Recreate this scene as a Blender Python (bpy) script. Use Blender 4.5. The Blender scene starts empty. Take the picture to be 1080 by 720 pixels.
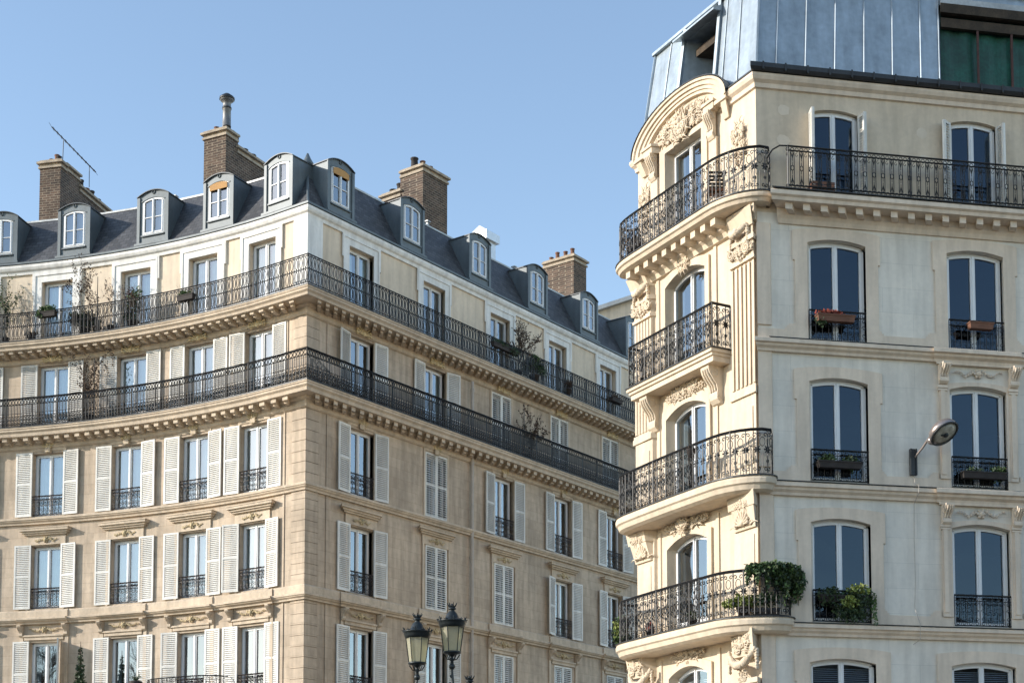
import bpy, math, random
from mathutils import Vector, Matrix
RND = random.Random(11)
PI = math.pi
COL = bpy.context.scene.collection
I4 = Matrix.Identity(4)
WM = {}                       # world matrix of every object made here

# ------------------------------------------------------------------ mesh builder
class MB:
    def __init__(self): self.v = []; self.f = []; self.uv = []; self.sm = []
    def quad(self, pts, uvs=None):
        n = len(self.v)
        self.v += [tuple(p) for p in pts]
        self.uv += list(uvs) if uvs else [(p[0], p[2]) for p in pts]
        self.f.append(tuple(range(n, n+len(pts)))); self.sm.append(False)
    def hexa(self, c):        # 8 corners: bottom 0-3, top 4-7
        n = len(self.v); self.v += [tuple(p) for p in c]; self.uv += [(p[0]+p[1]*.7, p[2]) for p in c]
        for q in ((0,3,2,1),(4,5,6,7),(0,1,5,4),(1,2,6,5),(2,3,7,6),(3,0,4,7)):
            self.f.append(tuple(n+i for i in q)); self.sm.append(False)
    def box(self, x0,x1,o0,o1,z0,z1, T=None):   # o is outward (minus local y)
        c = [(x0,-o1,z0),(x1,-o1,z0),(x1,-o0,z0),(x0,-o0,z0),(x0,-o1,z1),(x1,-o1,z1),(x1,-o0,z1),(x0,-o0,z1)]
        if T is not None: c = [T @ Vector(p) for p in c]
        self.hexa(c)
    def pbox(self, P, s0,s1,d0,d1,z0,z1, d1b=None, zb=None):
        db = d1 if d1b is None else d1b
        c = [P(s0,db,z0),P(s1,db,z0),P(s1,d0,z0),P(s0,d0,z0),P(s0,d1,z1),P(s1,d1,z1),P(s1,d0,z1),P(s0,d0,z1)]
        self.hexa(c)
    def tube(self, pts, r, n=4, r2=None, smooth=False, cap=False):
        pts = [Vector(p) for p in pts]; m = len(pts); base = len(self.v)
        up = None
        for i, p in enumerate(pts):
            t = (pts[min(i+1,m-1)] - pts[max(i-1,0)])
            if t.length < 1e-9: t = Vector((0,0,1))
            t.normalize()
            if up is None:
                up = t.orthogonal().normalized()
            else:
                up = up - t*up.dot(t)
                up = up.normalized() if up.length > 1e-5 else t.orthogonal().normalized()
            b = t.cross(up)
            rr = r if r2 is None else r + (r2-r)*i/max(1,m-1)
            for k in range(n):
                a = 2*PI*k/n + PI/4
                q = p + up*(rr*math.cos(a)) + b*(rr*math.sin(a))
                self.v.append(tuple(q)); self.uv.append((k/n, i/m))
        for i in range(m-1):
            for k in range(n):
                a = base+i*n+k; c = base+i*n+(k+1)%n
                self.f.append((a, c, c+n, a+n)); self.sm.append(smooth)
        if cap:
            self.f.append(tuple(base+k for k in reversed(range(n)))); self.sm.append(False)
            self.f.append(tuple(base+(m-1)*n+k for k in range(n))); self.sm.append(False)
    def lathe(self, prof, n=12, T=None, smooth=True, squash=1.0, ang=0):
        base = len(self.v)
        for (r, z) in prof:
            for k in range(n):
                a = 2*PI*k/n+ang; p = Vector((r*math.cos(a), r*math.sin(a)*squash, z))
                if T is not None: p = T @ p
                self.v.append(tuple(p)); self.uv.append((k/n*r*6, z))
        for i in range(len(prof)-1):
            for k in range(n):
                a = base+i*n+k; c = base+i*n+(k+1)%n
                self.f.append((a, c, c+n, a+n)); self.sm.append(smooth)
        self.f.append(tuple(base+k for k in reversed(range(n)))); self.sm.append(False)
        self.f.append(tuple(base+(len(prof)-1)*n+k for k in range(n))); self.sm.append(False)
    def blob(self, c, rx, ry, rz, T=None, rough=.15, n=7, m=5, rnd=RND):
        base = len(self.v); c = Vector(c)
        for i in range(m+1):
            th = PI*i/m
            for k in range(n):
                a = 2*PI*k/n; q = 1+rnd.uniform(-rough, rough)
                p = c+Vector((rx*q*math.sin(th)*math.cos(a), ry*q*math.sin(th)*math.sin(a), rz*q*math.cos(th)))
                if T is not None: p = T @ p
                self.v.append(tuple(p)); self.uv.append((a, th))
        for i in range(m):
            for k in range(n):
                a = base+i*n+k; b = base+i*n+(k+1)%n
                self.f.append((a, a+n, b+n, b)); self.sm.append(True)
    def leaf(self, p, s, rnd=RND, el=1.6):
        d = Vector((rnd.uniform(-1,1), rnd.uniform(-1,1), rnd.uniform(-.8,.8))).normalized()
        e = d.orthogonal().normalized(); a = rnd.uniform(0, 2*PI); e = Matrix.Rotation(a,3,d) @ e; g = d.cross(e)
        p = Vector(p)
        n = len(self.v)
        for q in (p-e*s*.5*el, p+g*s*.5+d*s*.1, p+e*s*.5*el, p-g*s*.5+d*s*.1):
            self.v.append(tuple(q)); self.uv.append((q[0], q[2]))
        self.f.append((n,n+1,n+2,n+3)); self.sm.append(False)
    def mesh(self, name):
        me = bpy.data.meshes.new(name); me.from_pydata(self.v, [], self.f)
        u = me.uv_layers.new(name='UVMap')
        li = [l.vertex_index for l in me.loops]
        flat = [c for i in li for c in self.uv[i]]
        u.data.foreach_set('uv', flat)
        me.polygons.foreach_set('use_smooth', self.sm)
        me.validate(); me.update()
        return me

def link(name, data, parent=None, M=I4, label=None, cat=None, group=None, kind=None):
    o = bpy.data.objects.new(name, data); COL.objects.link(o)
    WM[o] = M.copy()
    if parent is not None:
        o.parent = parent; o.matrix_basis = WM[parent].inverted() @ M
    else: o.matrix_basis = M
    if label: o['label'] = label
    if cat: o['category'] = cat
    if group: o['group'] = group
    if kind: o['kind'] = kind
    return o
def part(name, mb, mat, parent, M=None, **kw):
    """mb in world coordinates (M None) or local to matrix M"""
    if isinstance(mb, MB):
        if M is None:
            M = Matrix.Translation(WM[parent].translation) if parent is not None else I4
            Mi = M.inverted(); mb.v = [tuple(Mi @ Vector(p)) for p in mb.v]
        me = mb.mesh(name); me.materials.append(mat)
    else: me = mb
    return link(name, me, parent, M, **kw)
def thing(name, loc, label, cat, group=None, M=None):
    return link(name, None, None, M if M is not None else Matrix.Translation(Vector(loc)), label, cat, group)
CACHE = {}
def shared(key, maker, mat):
    if key not in CACHE:
        mb = maker(); me = mb.mesh(key if isinstance(key,str) else str(key[0])); me.materials.append(mat); CACHE[key] = me
    return CACHE[key]

# ------------------------------------------------------------------ wall paths
class Path:
    def __init__(self, pts, zero):            # pts left to right as seen from the street
        self.p = [Vector((x,y)) for x,y in pts]
        self.s = [0.0]
        for a,b in zip(self.p, self.p[1:]): self.s.append(self.s[-1]+(b-a).length)
        off = self.s[zero]; self.s = [x-off for x in self.s]
        self.dir = [(b-a).normalized() for a,b in zip(self.p, self.p[1:])]
        nr = [Vector((d.y,-d.x)) for d in self.dir]
        self.m = []
        for i in range(len(self.p)):
            a = nr[max(i-1,0)]; b = nr[min(i,len(nr)-1)]
            q = (a+b).normalized(); self.m.append(q/max(.3,q.dot(a)))
    def seg(self, s):
        i = 0
        while i < len(self.dir)-1 and s > self.s[i+1]: i += 1
        return i
    def P(self, s, d, z):
        i = self.seg(s); L = self.s[i+1]-self.s[i]; t = (s-self.s[i])/L
        a = self.p[i]+self.m[i]*d; b = self.p[i+1]+self.m[i+1]*d
        q = a.lerp(b, t) if 0 <= t <= 1 else a+(b-a)*t
        return (q.x, q.y, z)
    def frame(self, s, d, z, side=0):
        i = self.seg(s)
        if side: 
            x = self.dir[i]
        else:
            a = Vector(self.P(s-.3,0,0)[:2]); b = Vector(self.P(s+.3,0,0)[:2])
            x = (b-a).normalized() if (abs(s)>.4) else self.dir[i]
        p = self.P(s, d, z)
        return Matrix(((x.x,-x.y,0,p[0]),(x.y,x.x,0,p[1]),(0,0,1,z),(0,0,0,1)))
    def brk(self, s0, s1, extra=()):
        L = [s0, s1]+[x for x in self.s if s0 < x < s1]+[x for x in extra if s0 < x < s1]
        L = sorted(L); out = [L[0]]
        for x in L[1:]:
            if x-out[-1] > 1e-4: out.append(x)
        return out

def sweep(mb, P, s0, s1, prof, closed=False, caps=True):
    B = P.brk(s0, s1); n = len(prof)
    vl = [0]
    for a,b in zip(prof, prof[1:]): vl.append(vl[-1]+math.hypot(b[0]-a[0], b[1]-a[1]))
    for a, b in zip(B, B[1:]):
        rng = range(n if closed else n-1)
        for k in rng:
            p, q = prof[k], prof[(k+1)%n]
            v0 = p[1]; v1 = q[1]
            if abs(q[1]-p[1]) < .02: v1 = v0+abs(q[0]-p[0])
            mb.quad([P.P(a,p[0],p[1]),P.P(b,p[0],p[1]),P.P(b,q[0],q[1]),P.P(a,q[0],q[1])], [(a,v0),(b,v0),(b,v1),(a,v1)])
    if caps and closed:
        mb.quad([P.P(s0,d,z) for d,z in prof]); mb.quad([P.P(s1,d,z) for d,z in reversed(prof)])

def wall(mb, P, s0, s1, z0, z1, d, ops, depth=.3):
    """ops: (sa,sb,za,zb,rise)"""
    S = P.brk(s0, s1, [x for o in ops for x in o[:2]])
    Z = sorted(set([z0, z1]+[z for o in ops for z in o[2:4] if z0 < z < z1]))
    def q(sa,sb,za,zb,za2=None,zb2=None):
        za2 = za if za2 is None else za2; zb2 = zb if zb2 is None else zb2
        mb.quad([P.P(sa,d,za),P.P(sb,d,za2),P.P(sb,d,zb2),P.P(sa,d,zb)], [(sa,za),(sb,za2),(sb,zb2),(sa,zb)])
    for a,b in zip(S,S[1:]):
        m = (a+b)/2
        for za,zb in zip(Z,Z[1:]):
            zm = (za+zb)/2
            if any(o[0]<m<o[1] and o[2]<zm<o[3] for o in ops): continue
            q(a,b,za,zb)
    for (sa,sb,za,zb,rise) in ops:
        N = 10 if rise else 1
        xs = P.brk(sa,sb,[sa+(sb-sa)*k/N for k in range(1,N)])
        c = (sa+sb)/2; w = (sb-sa)/2
        az = lambda x: zb-rise*((x-c)/w)**2
        for x0,x1 in zip(xs,xs[1:]):
            if rise and az(min(x0,x1,key=lambda t:az(t))) < zb-1e-5: q(x0,x1,az(x0),zb,az(x1),zb)
            mb.quad([P.P(x0,d,az(x0)),P.P(x1,d,az(x1)),P.P(x1,d-depth,az(x1)),P.P(x0,d-depth,az(x0))],[(x0,0),(x1,0),(x1,depth),(x0,depth)])
            mb.quad([P.P(x1,d,za),P.P(x0,d,za),P.P(x0,d-depth,za),P.P(x1,d-depth,za)],[(x0,0),(x1,0),(x1,depth),(x0,depth)])
        for x,t in ((sa,0),(sb,1)):
            pts = [P.P(x,d,za),P.P(x,d,zb-rise),P.P(x,d-depth,zb-rise),P.P(x,d-depth,za)]
            if t: pts.reverse()
            mb.quad(pts, [(x,za),(x,zb-rise),(x+depth,zb-rise),(x+depth,za)])

def surround(mb, P, c, w, z0, z1, rise, bw, d, t, top=None, foot=0, ears=0):
    """raised frame round an opening: side width bw, head to z1+bw (or top), proud from d to d+t"""
    N = 10 if rise else 1
    tw = bw if top is None else top
    xi = [c-w/2+w*k/N for k in range(N+1)]
    az = lambda x: z1-rise*((x-c)/(w/2))**2
    for x0,x1 in ((c-w/2-bw-ears*0, c-w/2),(c+w/2, c+w/2+bw)):
        mb.pbox(P.P, x0,x1,d,d+t,z0,z1-rise)
    for a,b in zip([c-w/2-bw]+xi, xi+[c+w/2+bw]):
        za = az(max(min(a,c+w/2),c-w/2)); zb = az(max(min(b,c+w/2),c-w/2))
        ta = z1+tw-rise*.7*((a-c)/(w/2+bw))**2; tb = z1+tw-rise*.7*((b-c)/(w/2+bw))**2
        co = [P.P(a,d+t,za),P.P(b,d+t,zb),P.P(b,d,zb),P.P(a,d,za),P.P(a,d+t,ta),P.P(b,d+t,tb),P.P(b,d,tb),P.P(a,d,ta)]
        mb.hexa(co)
    if ears:
        for x0,x1 in ((c-w/2-bw-ears, c-w/2-bw),(c+w/2+bw, c+w/2+bw+ears)):
            mb.pbox(P.P, x0,x1,d,d+t,z1-.45-rise,z1+tw-rise*.8)
        
# ------------------------------------------------------------------ materials
def mat(name, col, rough=.7, metal=0, var=.12, vscale=1.5, bump=.0, bscale=20, streak=0, col2=None, brick=None, spec=.5, grime=0, grimecol=(.12,.1,.08,1), rnd=0):
    m = bpy.data.materials.new(name); m.use_nodes = True
    nt = m.node_tree; N = nt.nodes; L = nt.links
    b = N['Principled BSDF']; b.inputs['Roughness'].default_value = rough; b.inputs['Metallic'].default_value = metal
    b.inputs['Specular IOR Level'].default_value = spec
    tc = N.new('ShaderNodeTexCoord'); geo = N.new('ShaderNodeNewGeometry')
    c0 = (*col, 1); 
    last = None
    if brick:
        mp = N.new('ShaderNodeMapping'); L.new(tc.outputs['UV'], mp.inputs[0])
        br = N.new('ShaderNodeTexBrick'); L.new(mp.outputs[0], br.inputs['Vector'])
        br.inputs['Scale'].default_value = 1
        br.inputs['Brick Width'].default_value = brick['w']; br.inputs['Row Height'].default_value = brick['h']
        br.inputs['Mortar Size'].default_value = brick['m']; br.inputs['Mortar Smooth'].default_value = .1
        br.inputs['Color1'].default_value = c0
        c2 = col2 or tuple(c*.85 for c in col)
        br.inputs['Color2'].default_value = (*c2, 1)
        br.inputs['Mortar'].default_value = (*brick['c'], 1)
        br.inputs['Bias'].default_value = brick.get('b', 0)
        last = br.outputs['Color']
    else:
        rgb = N.new('ShaderNodeRGB'); rgb.outputs[0].default_value = c0; last = rgb.outputs[0]
    def noise(scale, vec, det=5):
        n = N.new('ShaderNodeTexNoise'); n.inputs['Scale'].default_value = scale; n.inputs['Detail'].default_value = det
        L.new(vec, n.inputs['Vector']); return n.outputs[0]
    def mul(last, fac, lo, hi, flo=.3, fhi=.7):
        mr = N.new('ShaderNodeMapRange'); L.new(fac, mr.inputs[0]); mr.inputs[1].default_value = flo; mr.inputs[2].default_value = fhi
        mr.inputs[3].default_value = lo; mr.inputs[4].default_value = hi
        mx = N.new('ShaderNodeMix'); mx.data_type = 'RGBA'; mx.blend_type = 'MULTIPLY'; mx.inputs[0].default_value = 1
        L.new(last, mx.inputs[6]); L.new(mr.outputs[0], mx.inputs[7]); return mx.outputs[2]
    pos = geo.outputs['Position']
    if var:
        last = mul(last, noise(vscale, pos), 1-var, 1+var)
        last = mul(last, noise(vscale*9, pos, 3), 1-var*.6, 1+var*.6)
    if streak:
        mp2 = N.new('ShaderNodeMapping'); mp2.inputs['Scale'].default_value = (3,3,.35); L.new(pos, mp2.inputs[0])
        last = mul(last, noise(1.6, mp2.outputs[0]), 1-streak, 1.02, .35, .6)
    if grime:
        mp3 = N.new('ShaderNodeMapping'); mp3.inputs['Scale'].default_value = (1,1,.6); L.new(pos, mp3.inputs[0])
        nn = noise(.9, mp3.outputs[0], 8)
        mr = N.new('ShaderNodeMapRange'); L.new(nn, mr.inputs[0]); mr.inputs[1].default_value = .5; mr.inputs[2].default_value = .75; mr.inputs[4].default_value = grime
        mx = N.new('ShaderNodeMix'); mx.data_type = 'RGBA'; L.new(mr.outputs[0], mx.inputs[0]); L.new(last, mx.inputs[6]); mx.inputs[7].default_value = grimecol; last = mx.outputs[2]
    if rnd:
        oi = N.new('ShaderNodeObjectInfo'); last = mul(last, oi.outputs['Random'], 1-rnd, 1+rnd*.3, 0, 1)
    L.new(last, b.inputs['Base Color'])
    if bump:
        bp = N.new('ShaderNodeBump'); bp.inputs['Strength'].default_value = bump; bp.inputs['Distance'].default_value = .02
        h = noise(bscale, pos, 6)
        if brick:
            ad = N.new('ShaderNodeMath'); ad.operation = 'MULTIPLY_ADD'; L.new(br.outputs['Fac'], ad.inputs[0]); ad.inputs[1].default_value = -1.2; L.new(h, ad.inputs[2]); h = ad.outputs[0]
        L.new(h, bp.inputs['Height']); L.new(bp.outputs[0], b.inputs['Normal'])
    return m

M = {}
M['stone'] = mat('pale limestone ashlar', (.52,.42,.318), .85, var=.14, vscale=.55, bump=.3, bscale=14, streak=.22, col2=(.47,.375,.28), brick=dict(w=1.25,h=.36,m=.0045,c=(.35,.275,.20)), grime=.38, grimecol=(.25,.2,.15,1))
M['trim'] = mat('limestone mouldings', (.55,.45,.34), .85, var=.12, vscale=1.3, bump=.25, bscale=18, streak=.16)
M['soot'] = mat('sooty carved limestone', (.52,.42,.26), .9, var=.3, vscale=4, bump=.4, bscale=25)
M['capstone'] = mat('grey brown coping stone', (.40,.33,.25), .9, var=.2, vscale=3, bump=.3, streak=.2)
M['crest'] = mat('golden carved limestone', (.62,.50,.30), .85, var=.15, vscale=4, bump=.3, bscale=25)
M['patch'] = mat('pale plaster repair', (.655,.56,.445), .85, var=.05)
M['cream'] = mat('cream attic plaster', (.68,.57,.44), .85, var=.07, vscale=.8, streak=.14, bump=.08, bscale=30)
M['whitestone'] = mat('whitewashed stone', (.76,.745,.71), .8, var=.07, vscale=1, streak=.16, bump=.1)
M['slate'] = mat('roof slate', (.088,.09,.098), .55, var=.15, vscale=.8, bump=.35, bscale=30, col2=(.045,.047,.053), brick=dict(w=.26,h=.14,m=.009,c=(.022,.022,.025)), streak=.1)
M['zinc'] = mat('weathered zinc sheet', (.36,.42,.47), .38, metal=.4, var=.15, vscale=.8, streak=.16, bump=.08, bscale=4)
M['zincgrey'] = mat('painted dormer zinc', (.115,.14,.155), .5, metal=.1, var=.12, vscale=1.5, streak=.12)
M['hood'] = mat('dark zinc dormer hood', (.07,.08,.09), .5, metal=.2, var=.2)
M['flue'] = mat('dull flue metal', (.22,.22,.22), .5, metal=.4, var=.25, vscale=4, streak=.3)
M['zincdark'] = mat('dark gutter metal', (.035,.037,.04), .45, metal=.3, var=.2)
M['lead'] = mat('light lead flashing', (.42,.43,.43), .5, metal=.3, var=.2)
M['iron'] = mat('black painted iron', (.014,.015,.017), .5, metal=.2, var=.2, vscale=6)
M['ironrust'] = mat('iron guard with brown handrail', (.03,.022,.02), .5, metal=.2, var=.3, vscale=6)
M['shutter'] = mat('off white shutter paint', (.74,.725,.68), .6, var=.07, vscale=2, streak=.16, rnd=.14)
M['frame'] = mat('white window paint', (.74,.75,.76), .4, var=.03, vscale=3)
M['curtain'] = mat('sheer white curtain', (.74,.86,.88), .9, var=.05, vscale=3)
M['curtaindim'] = mat('grey net curtain', (.30,.34,.38), .9, var=.1, vscale=3)
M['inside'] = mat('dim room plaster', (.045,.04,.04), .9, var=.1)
M['brick'] = mat('sooted chimney brick', (.125,.078,.055), .9, var=.3, vscale=2.5, bump=.5, bscale=25, col2=(.05,.034,.027), brick=dict(w=.26,h=.095,m=.012,c=(.22,.18,.135)), grime=.3)
M['terracotta'] = mat('terracotta', (.17,.08,.05), .8, var=.25, vscale=6)
M['potdark'] = mat('soot black chimney pot', (.03,.024,.022), .8, var=.3, vscale=6)
M['blind'] = mat('ochre roller blind', (.45,.25,.09), .8, var=.1)
M['cstone'] = mat('cream corner stone', (.63,.525,.40), .8, var=.08, vscale=1, bump=.2, bscale=16, streak=.13, grime=.2, grimecol=(.4,.33,.22,1))
M['ctrim'] = mat('beige painted stone trim', (.73,.61,.485), .8, var=.06, vscale=1.2, bump=.15, bscale=18, streak=.14, grime=.12, grimecol=(.3,.25,.18,1))
M['cgrey'] = mat('pale grey wall panels', (.75,.69,.60), .85, var=.06, vscale=.9, bump=.15, bscale=12, streak=.12, col2=(.71,.66,.58), brick=dict(w=1.6,h=.62,m=.004,c=(.55,.52,.46)), grime=.2, grimecol=(.42,.44,.42,1))
M['tarp'] = mat('dark green tarpaulin', (.007,.065,.045), .5, var=.45, vscale=1.4, bump=.9, bscale=3)
M['rust'] = mat('rusty steel post', (.07,.03,.025), .8, var=.3, vscale=5)
M['wood'] = mat('old roof timber', (.05,.035,.022), .85, var=.4, vscale=3, streak=.3)
M['leaf'] = mat('green leaves', (.055,.10,.025), .6, var=.45, vscale=7)
M['leafdark'] = mat('dark ivy leaves', (.03,.055,.02), .55, var=.5, vscale=7)
M['leaflight'] = mat('yellow green leaves', (.20,.24,.05), .6, var=.4, vscale=7)
M['twig'] = mat('dry brown twigs', (.07,.045,.03), .9, var=.3, vscale=5)
M['red'] = mat('red flowers', (.22,.04,.025), .7, var=.4, vscale=12)
M['pipe'] = mat('grey painted pipe', (.42,.37,.32), .6, var=.12, vscale=2)
M['lampmetal'] = mat('dark green black lamp iron', (.022,.028,.03), .4, metal=.3, var=.25, vscale=12)
M['silver'] = mat('brushed lamp metal', (.35,.30,.28), .35, metal=.7, var=.1)
M['lampglass2'] = mat('lamp lens', (.38,.36,.30), .25, metal=0, var=.35, vscale=9)
M['asphalt'] = mat('asphalt', (.05,.05,.052), .9, var=.2, vscale=2, bump=.2)
M['pave'] = mat('pavement slabs', (.22,.21,.19), .85, var=.12, vscale=1)
M['kerb'] = mat('granite kerb', (.28,.27,.26), .8, var=.12, vscale=2)
M['paint'] = mat('road paint', (.75,.75,.72), .7, var=.1)
M['vent'] = mat('pale galvanised vent', (.62,.63,.63), .35, metal=.5, var=.1)
def glass(name, fac, tint, refl=(.92,.96,1)):
    m = bpy.data.materials.new(name); m.use_nodes = True; nt = m.node_tree; N = nt.nodes; L = nt.links
    N.remove(N['Principled BSDF']); out = N['Material Output']
    tr = N.new('ShaderNodeBsdfTransparent'); tr.inputs[0].default_value = (*tint,1)
    gl = N.new('ShaderNodeBsdfGlossy'); gl.inputs['Roughness'].default_value = .015; gl.inputs['Color'].default_value = (*refl,1)
    geo = N.new('ShaderNodeNewGeometry')
    n = N.new('ShaderNodeTexNoise'); n.inputs['Scale'].default_value = .9; n.inputs['Detail'].default_value = 1; L.new(geo.outputs['Position'], n.inputs['Vector'])
    bp = N.new('ShaderNodeBump'); bp.inputs['Strength'].default_value = .12; bp.inputs['Distance'].default_value = .05; L.new(n.outputs[0], bp.inputs['Height']); L.new(bp.outputs[0], gl.inputs['Normal'])
    fr = N.new('ShaderNodeFresnel'); fr.inputs[0].default_value = 1.5
    ma = N.new('ShaderNodeMath'); ma.operation = 'MULTIPLY_ADD'; ma.inputs[1].default_value = 1.5; ma.inputs[2].default_value = fac; ma.use_clamp = True
    L.new(fr.outputs[0], ma.inputs[0])
    mx = N.new('ShaderNodeMixShader'); L.new(ma.outputs[0], mx.inputs[0]); L.new(tr.outputs[0], mx.inputs[1]); L.new(gl.outputs[0], mx.inputs[2])
    L.new(mx.outputs[0], out.inputs[0]); return m
M['glass'] = glass('window glass', .20, (.86,.92,.93))
M['glassC'] = glass('dark window glass', .02, (.6,.68,.78), (.62,.80,1))
def lampglass():
    m = mat('lantern glass', (.66,.63,.50), .25, var=.12, vscale=5)
    nt = m.node_tree; N = nt.nodes; L = nt.links; out = N['Material Output']; b = N['Principled BSDF']
    tl = N.new('ShaderNodeBsdfTranslucent'); tl.inputs[0].default_value = (.70,.67,.50,1)
    tr = N.new('ShaderNodeBsdfTransparent'); tr.inputs[0].default_value = (.75,.72,.55,1)
    a = N.new('ShaderNodeMixShader'); a.inputs[0].default_value = .4; L.new(b.outputs[0], a.inputs[1]); L.new(tl.outputs[0], a.inputs[2])
    c = N.new('ShaderNodeMixShader'); c.inputs[0].default_value = .42; L.new(a.outputs[0], c.inputs[1]); L.new(tr.outputs[0], c.inputs[2])
    L.new(c.outputs[0], out.inputs[0]); return m
M['lampglass'] = lampglass()

# ------------------------------------------------------------------ ironwork
def arc(cx, cz, r, a0, a1, n=8, rz=None):
    rz = r if rz is None else rz
    return [(cx+r*math.cos(a0+(a1-a0)*k/n), cz+rz*math.sin(a0+(a1-a0)*k/n)) for k in range(n+1)]
def circ(cx, cz, r, n=8, rz=None): return arc(cx,cz,r,0,2*PI,n,rz)
def spiral(cx, cz, r, a0, turns, n=11):
    return [(cx+r*(1-.8*k/n)*math.cos(a0+turns*2*PI*k/n), cz+r*(1-.8*k/n)*math.sin(a0+turns*2*PI*k/n)) for k in range(n+1)]
def flip(L, w): return [[(w-x,z) for x,z in p] for p in L]
# each pattern: width, [(polyline, radius)], unit height 1
def pat_loops():          # upper balcony of the left building
    w = .165; c = w/2; r = .0085
    L = [([(0,.05),(0,.97)], .010)]
    L += [(circ(c,.735,.048,8,.17), r), (circ(c,.30,.048,8,.19), r), (circ(c,.525,.032,6), .011), (circ(0,.525,.03,6), .010)]
    L += [(arc(c,.97,.05,PI,2*PI,4,.045), r)]
    return w, L
def pat_frieze():         # lower balcony of the left building
    w = .25; c = w/2; r = .0095
    L = [(circ(c*.5,.865,.056,8,.075), .010), (circ(c*1.5,.865,.056,8,.075), .010), ([(0,.77),(w,.77)], .012), ([(0,.45),(w,.45)], .007)]
    for x in (0, w/2): L.append(([(x,.03),(x,.77)], .0105))
    for x in (w*.25, w*.75): L.append(([(x,.45),(x,.77)], .008))
    for x in (w*.25, w*.75):
        L += [(spiral(x,.34,.058,-PI/2,1.2,9), r), (spiral(x,.13,.058,PI/2,-1.2,9), r), (circ(x,.235,.035,6), .011)]
    return w, L
def pat_leaf():           # long balcony on the shaded street front
    w = .225; c = w/2; r = .010
    L = [([(c-.045,.1),(c-.045,.88)], r), ([(c+.045,.1),(c+.045,.88)], r), (circ(c,.5,.04,8,.055), .013)]
    for s in (-1, 1):
        z = .5+s*.3
        L += [([(c-.035,z+s*.06),(c,z-s*.08)], .009), ([(c+.035,z+s*.06),(c,z-s*.08)], .009), ([(c,z-s*.14),(c,z+s*.1)], .009)]
        L += [(circ(0,.5+s*.42,.045,6), .010), (circ(c,.5+s*.42,.045,6), .012)]
        L += [([(c,.5+s*.06),(c,z-s*.16)], .008)]
    L += [(spiral(0,.80,.05,PI/2,.9,7), .008)]
    return w, L
def pat_scroll():         # ornate bowed balconies of the corner
    w = .40; c = w/2; r = .0095
    L = [([(0,.03),(0,.97)], .012), ([(0,.88),(w,.88)], .008), ([(0,.12),(w,.12)], .008)]
    S = [spiral(.075,.78,.065,0,1.2), spiral(.085,.60,.06,PI,1.1), spiral(.085,.36,.065,PI,-1.2), spiral(.07,.20,.055,0,-1.1),
         [(.135,.78),(.10,.69),(.145,.60),(.17,.5),(.15,.40),(.11,.30),(.13,.22)], circ(.07,.49,.045,7,.07)]
    for p in S+flip(S,w): L.append((p, r))
    L += [(circ(c,.5,.04,8,.09), .012), ([(c,.12),(c,.41)], .009), ([(c,.59),(c,.97)], .009), (circ(c,.30,.028,6), .014), (circ(c,.72,.028,6), .014)]
    for x in (.07,c,w-.07): L.append((circ(x,.935,.035,6), .009))
    for x in (.07,c,w-.07): L.append((circ(x,.065,.035,6), .009))
    return w, L
def pat_star():           # plainer bowed ends
    w = .27; c = w/2; r = .010
    L = [([(c,.05),(c,.95)], .012), (circ(c,.55,.05,8), .013), ([(c-.09,.55),(c+.09,.55)], .014), ([(c-.06,.62),(c+.06,.48)], .012), ([(c-.06,.48),(c+.06,.62)], .012)]
    L += [(spiral(c-.06,.86,.055,0,1), r), (spiral(c+.06,.86,.055,PI,-1), r), (spiral(c-.055,.14,.05,0,-1), r), (spiral(c+.055,.14,.05,PI,1), r)]
    L += [(arc(0,.72,.07,-PI/2,PI/2,5,.1), .008), (arc(w,.72,.07,PI/2,PI*1.5,5,.1), .008), (circ(c,.30,.03,6), .013), ([(0,.05),(0,.45)], .008)]
    return w, L
def railing(mb, P, s0, s1, d, z0, H, pat, rails=(.03,1.0), post=2.2, top=.022, postsize=.02, thick=1.0):
    w, L = pat
    n = max(1, round((s1-s0)/w)); k = (s1-s0)/n/w
    step = (s1-s0)/n
    for i in range(n):
        a = s0+i*step
        for pl, r in L:
            mb.tube([P(a+x*k, d, z0+z*H) for x,z in pl], r*thick, 4 if len(pl)==2 else 3)
    m = max(2, int((s1-s0)/.25)+1)
    for zz in rails:
        mb.tube([P(s0+(s1-s0)*i/(m-1), d, z0+zz*H) for i in range(m)], top if zz == rails[-1] else top*.7, 4)
    if post:
        q = max(1, round((s1-s0)/post))
        for i in range(q+1):
            s = s0+(s1-s0)*i/q
            mb.tube([P(s,d,z0), P(s,d,z0+H+.01)], postsize, 4)

def guard(w, H=.78):       # cast iron window guard, local, centred
    mb = MB()
    def P(s,d,z): return (s,-d,z)
    n = max(3, round(w/.16)); st = w/n
    for i in range(n):
        a = -w/2+i*st; c = a+st/2
        for pl,r in (([(a,.04),(a,H)],.010),(spiral(c,H*.72,.06,0,1.1,9),.010),(spiral(c,H*.5,.055,PI,-1.1,9),.010),(spiral(c,H*.26,.06,0,-1.1,9),.010),(circ(c,H*.9,.045,6),.009),(circ(c,H*.1,.04,6),.009)):
            mb.tube([P(x,0,z) for x,z in pl], r, 4 if len(pl)==2 else 3)
    for z,r in ((.02,.014),(H*.82,.010),(H,.024)): mb.tube([P(-w/2,0,z),P(w/2,0,z)], r, 4, cap=True)
    mb.tube([P(w/2,0,0),P(w/2,0,H)], .012, 4)
    return mb

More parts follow.
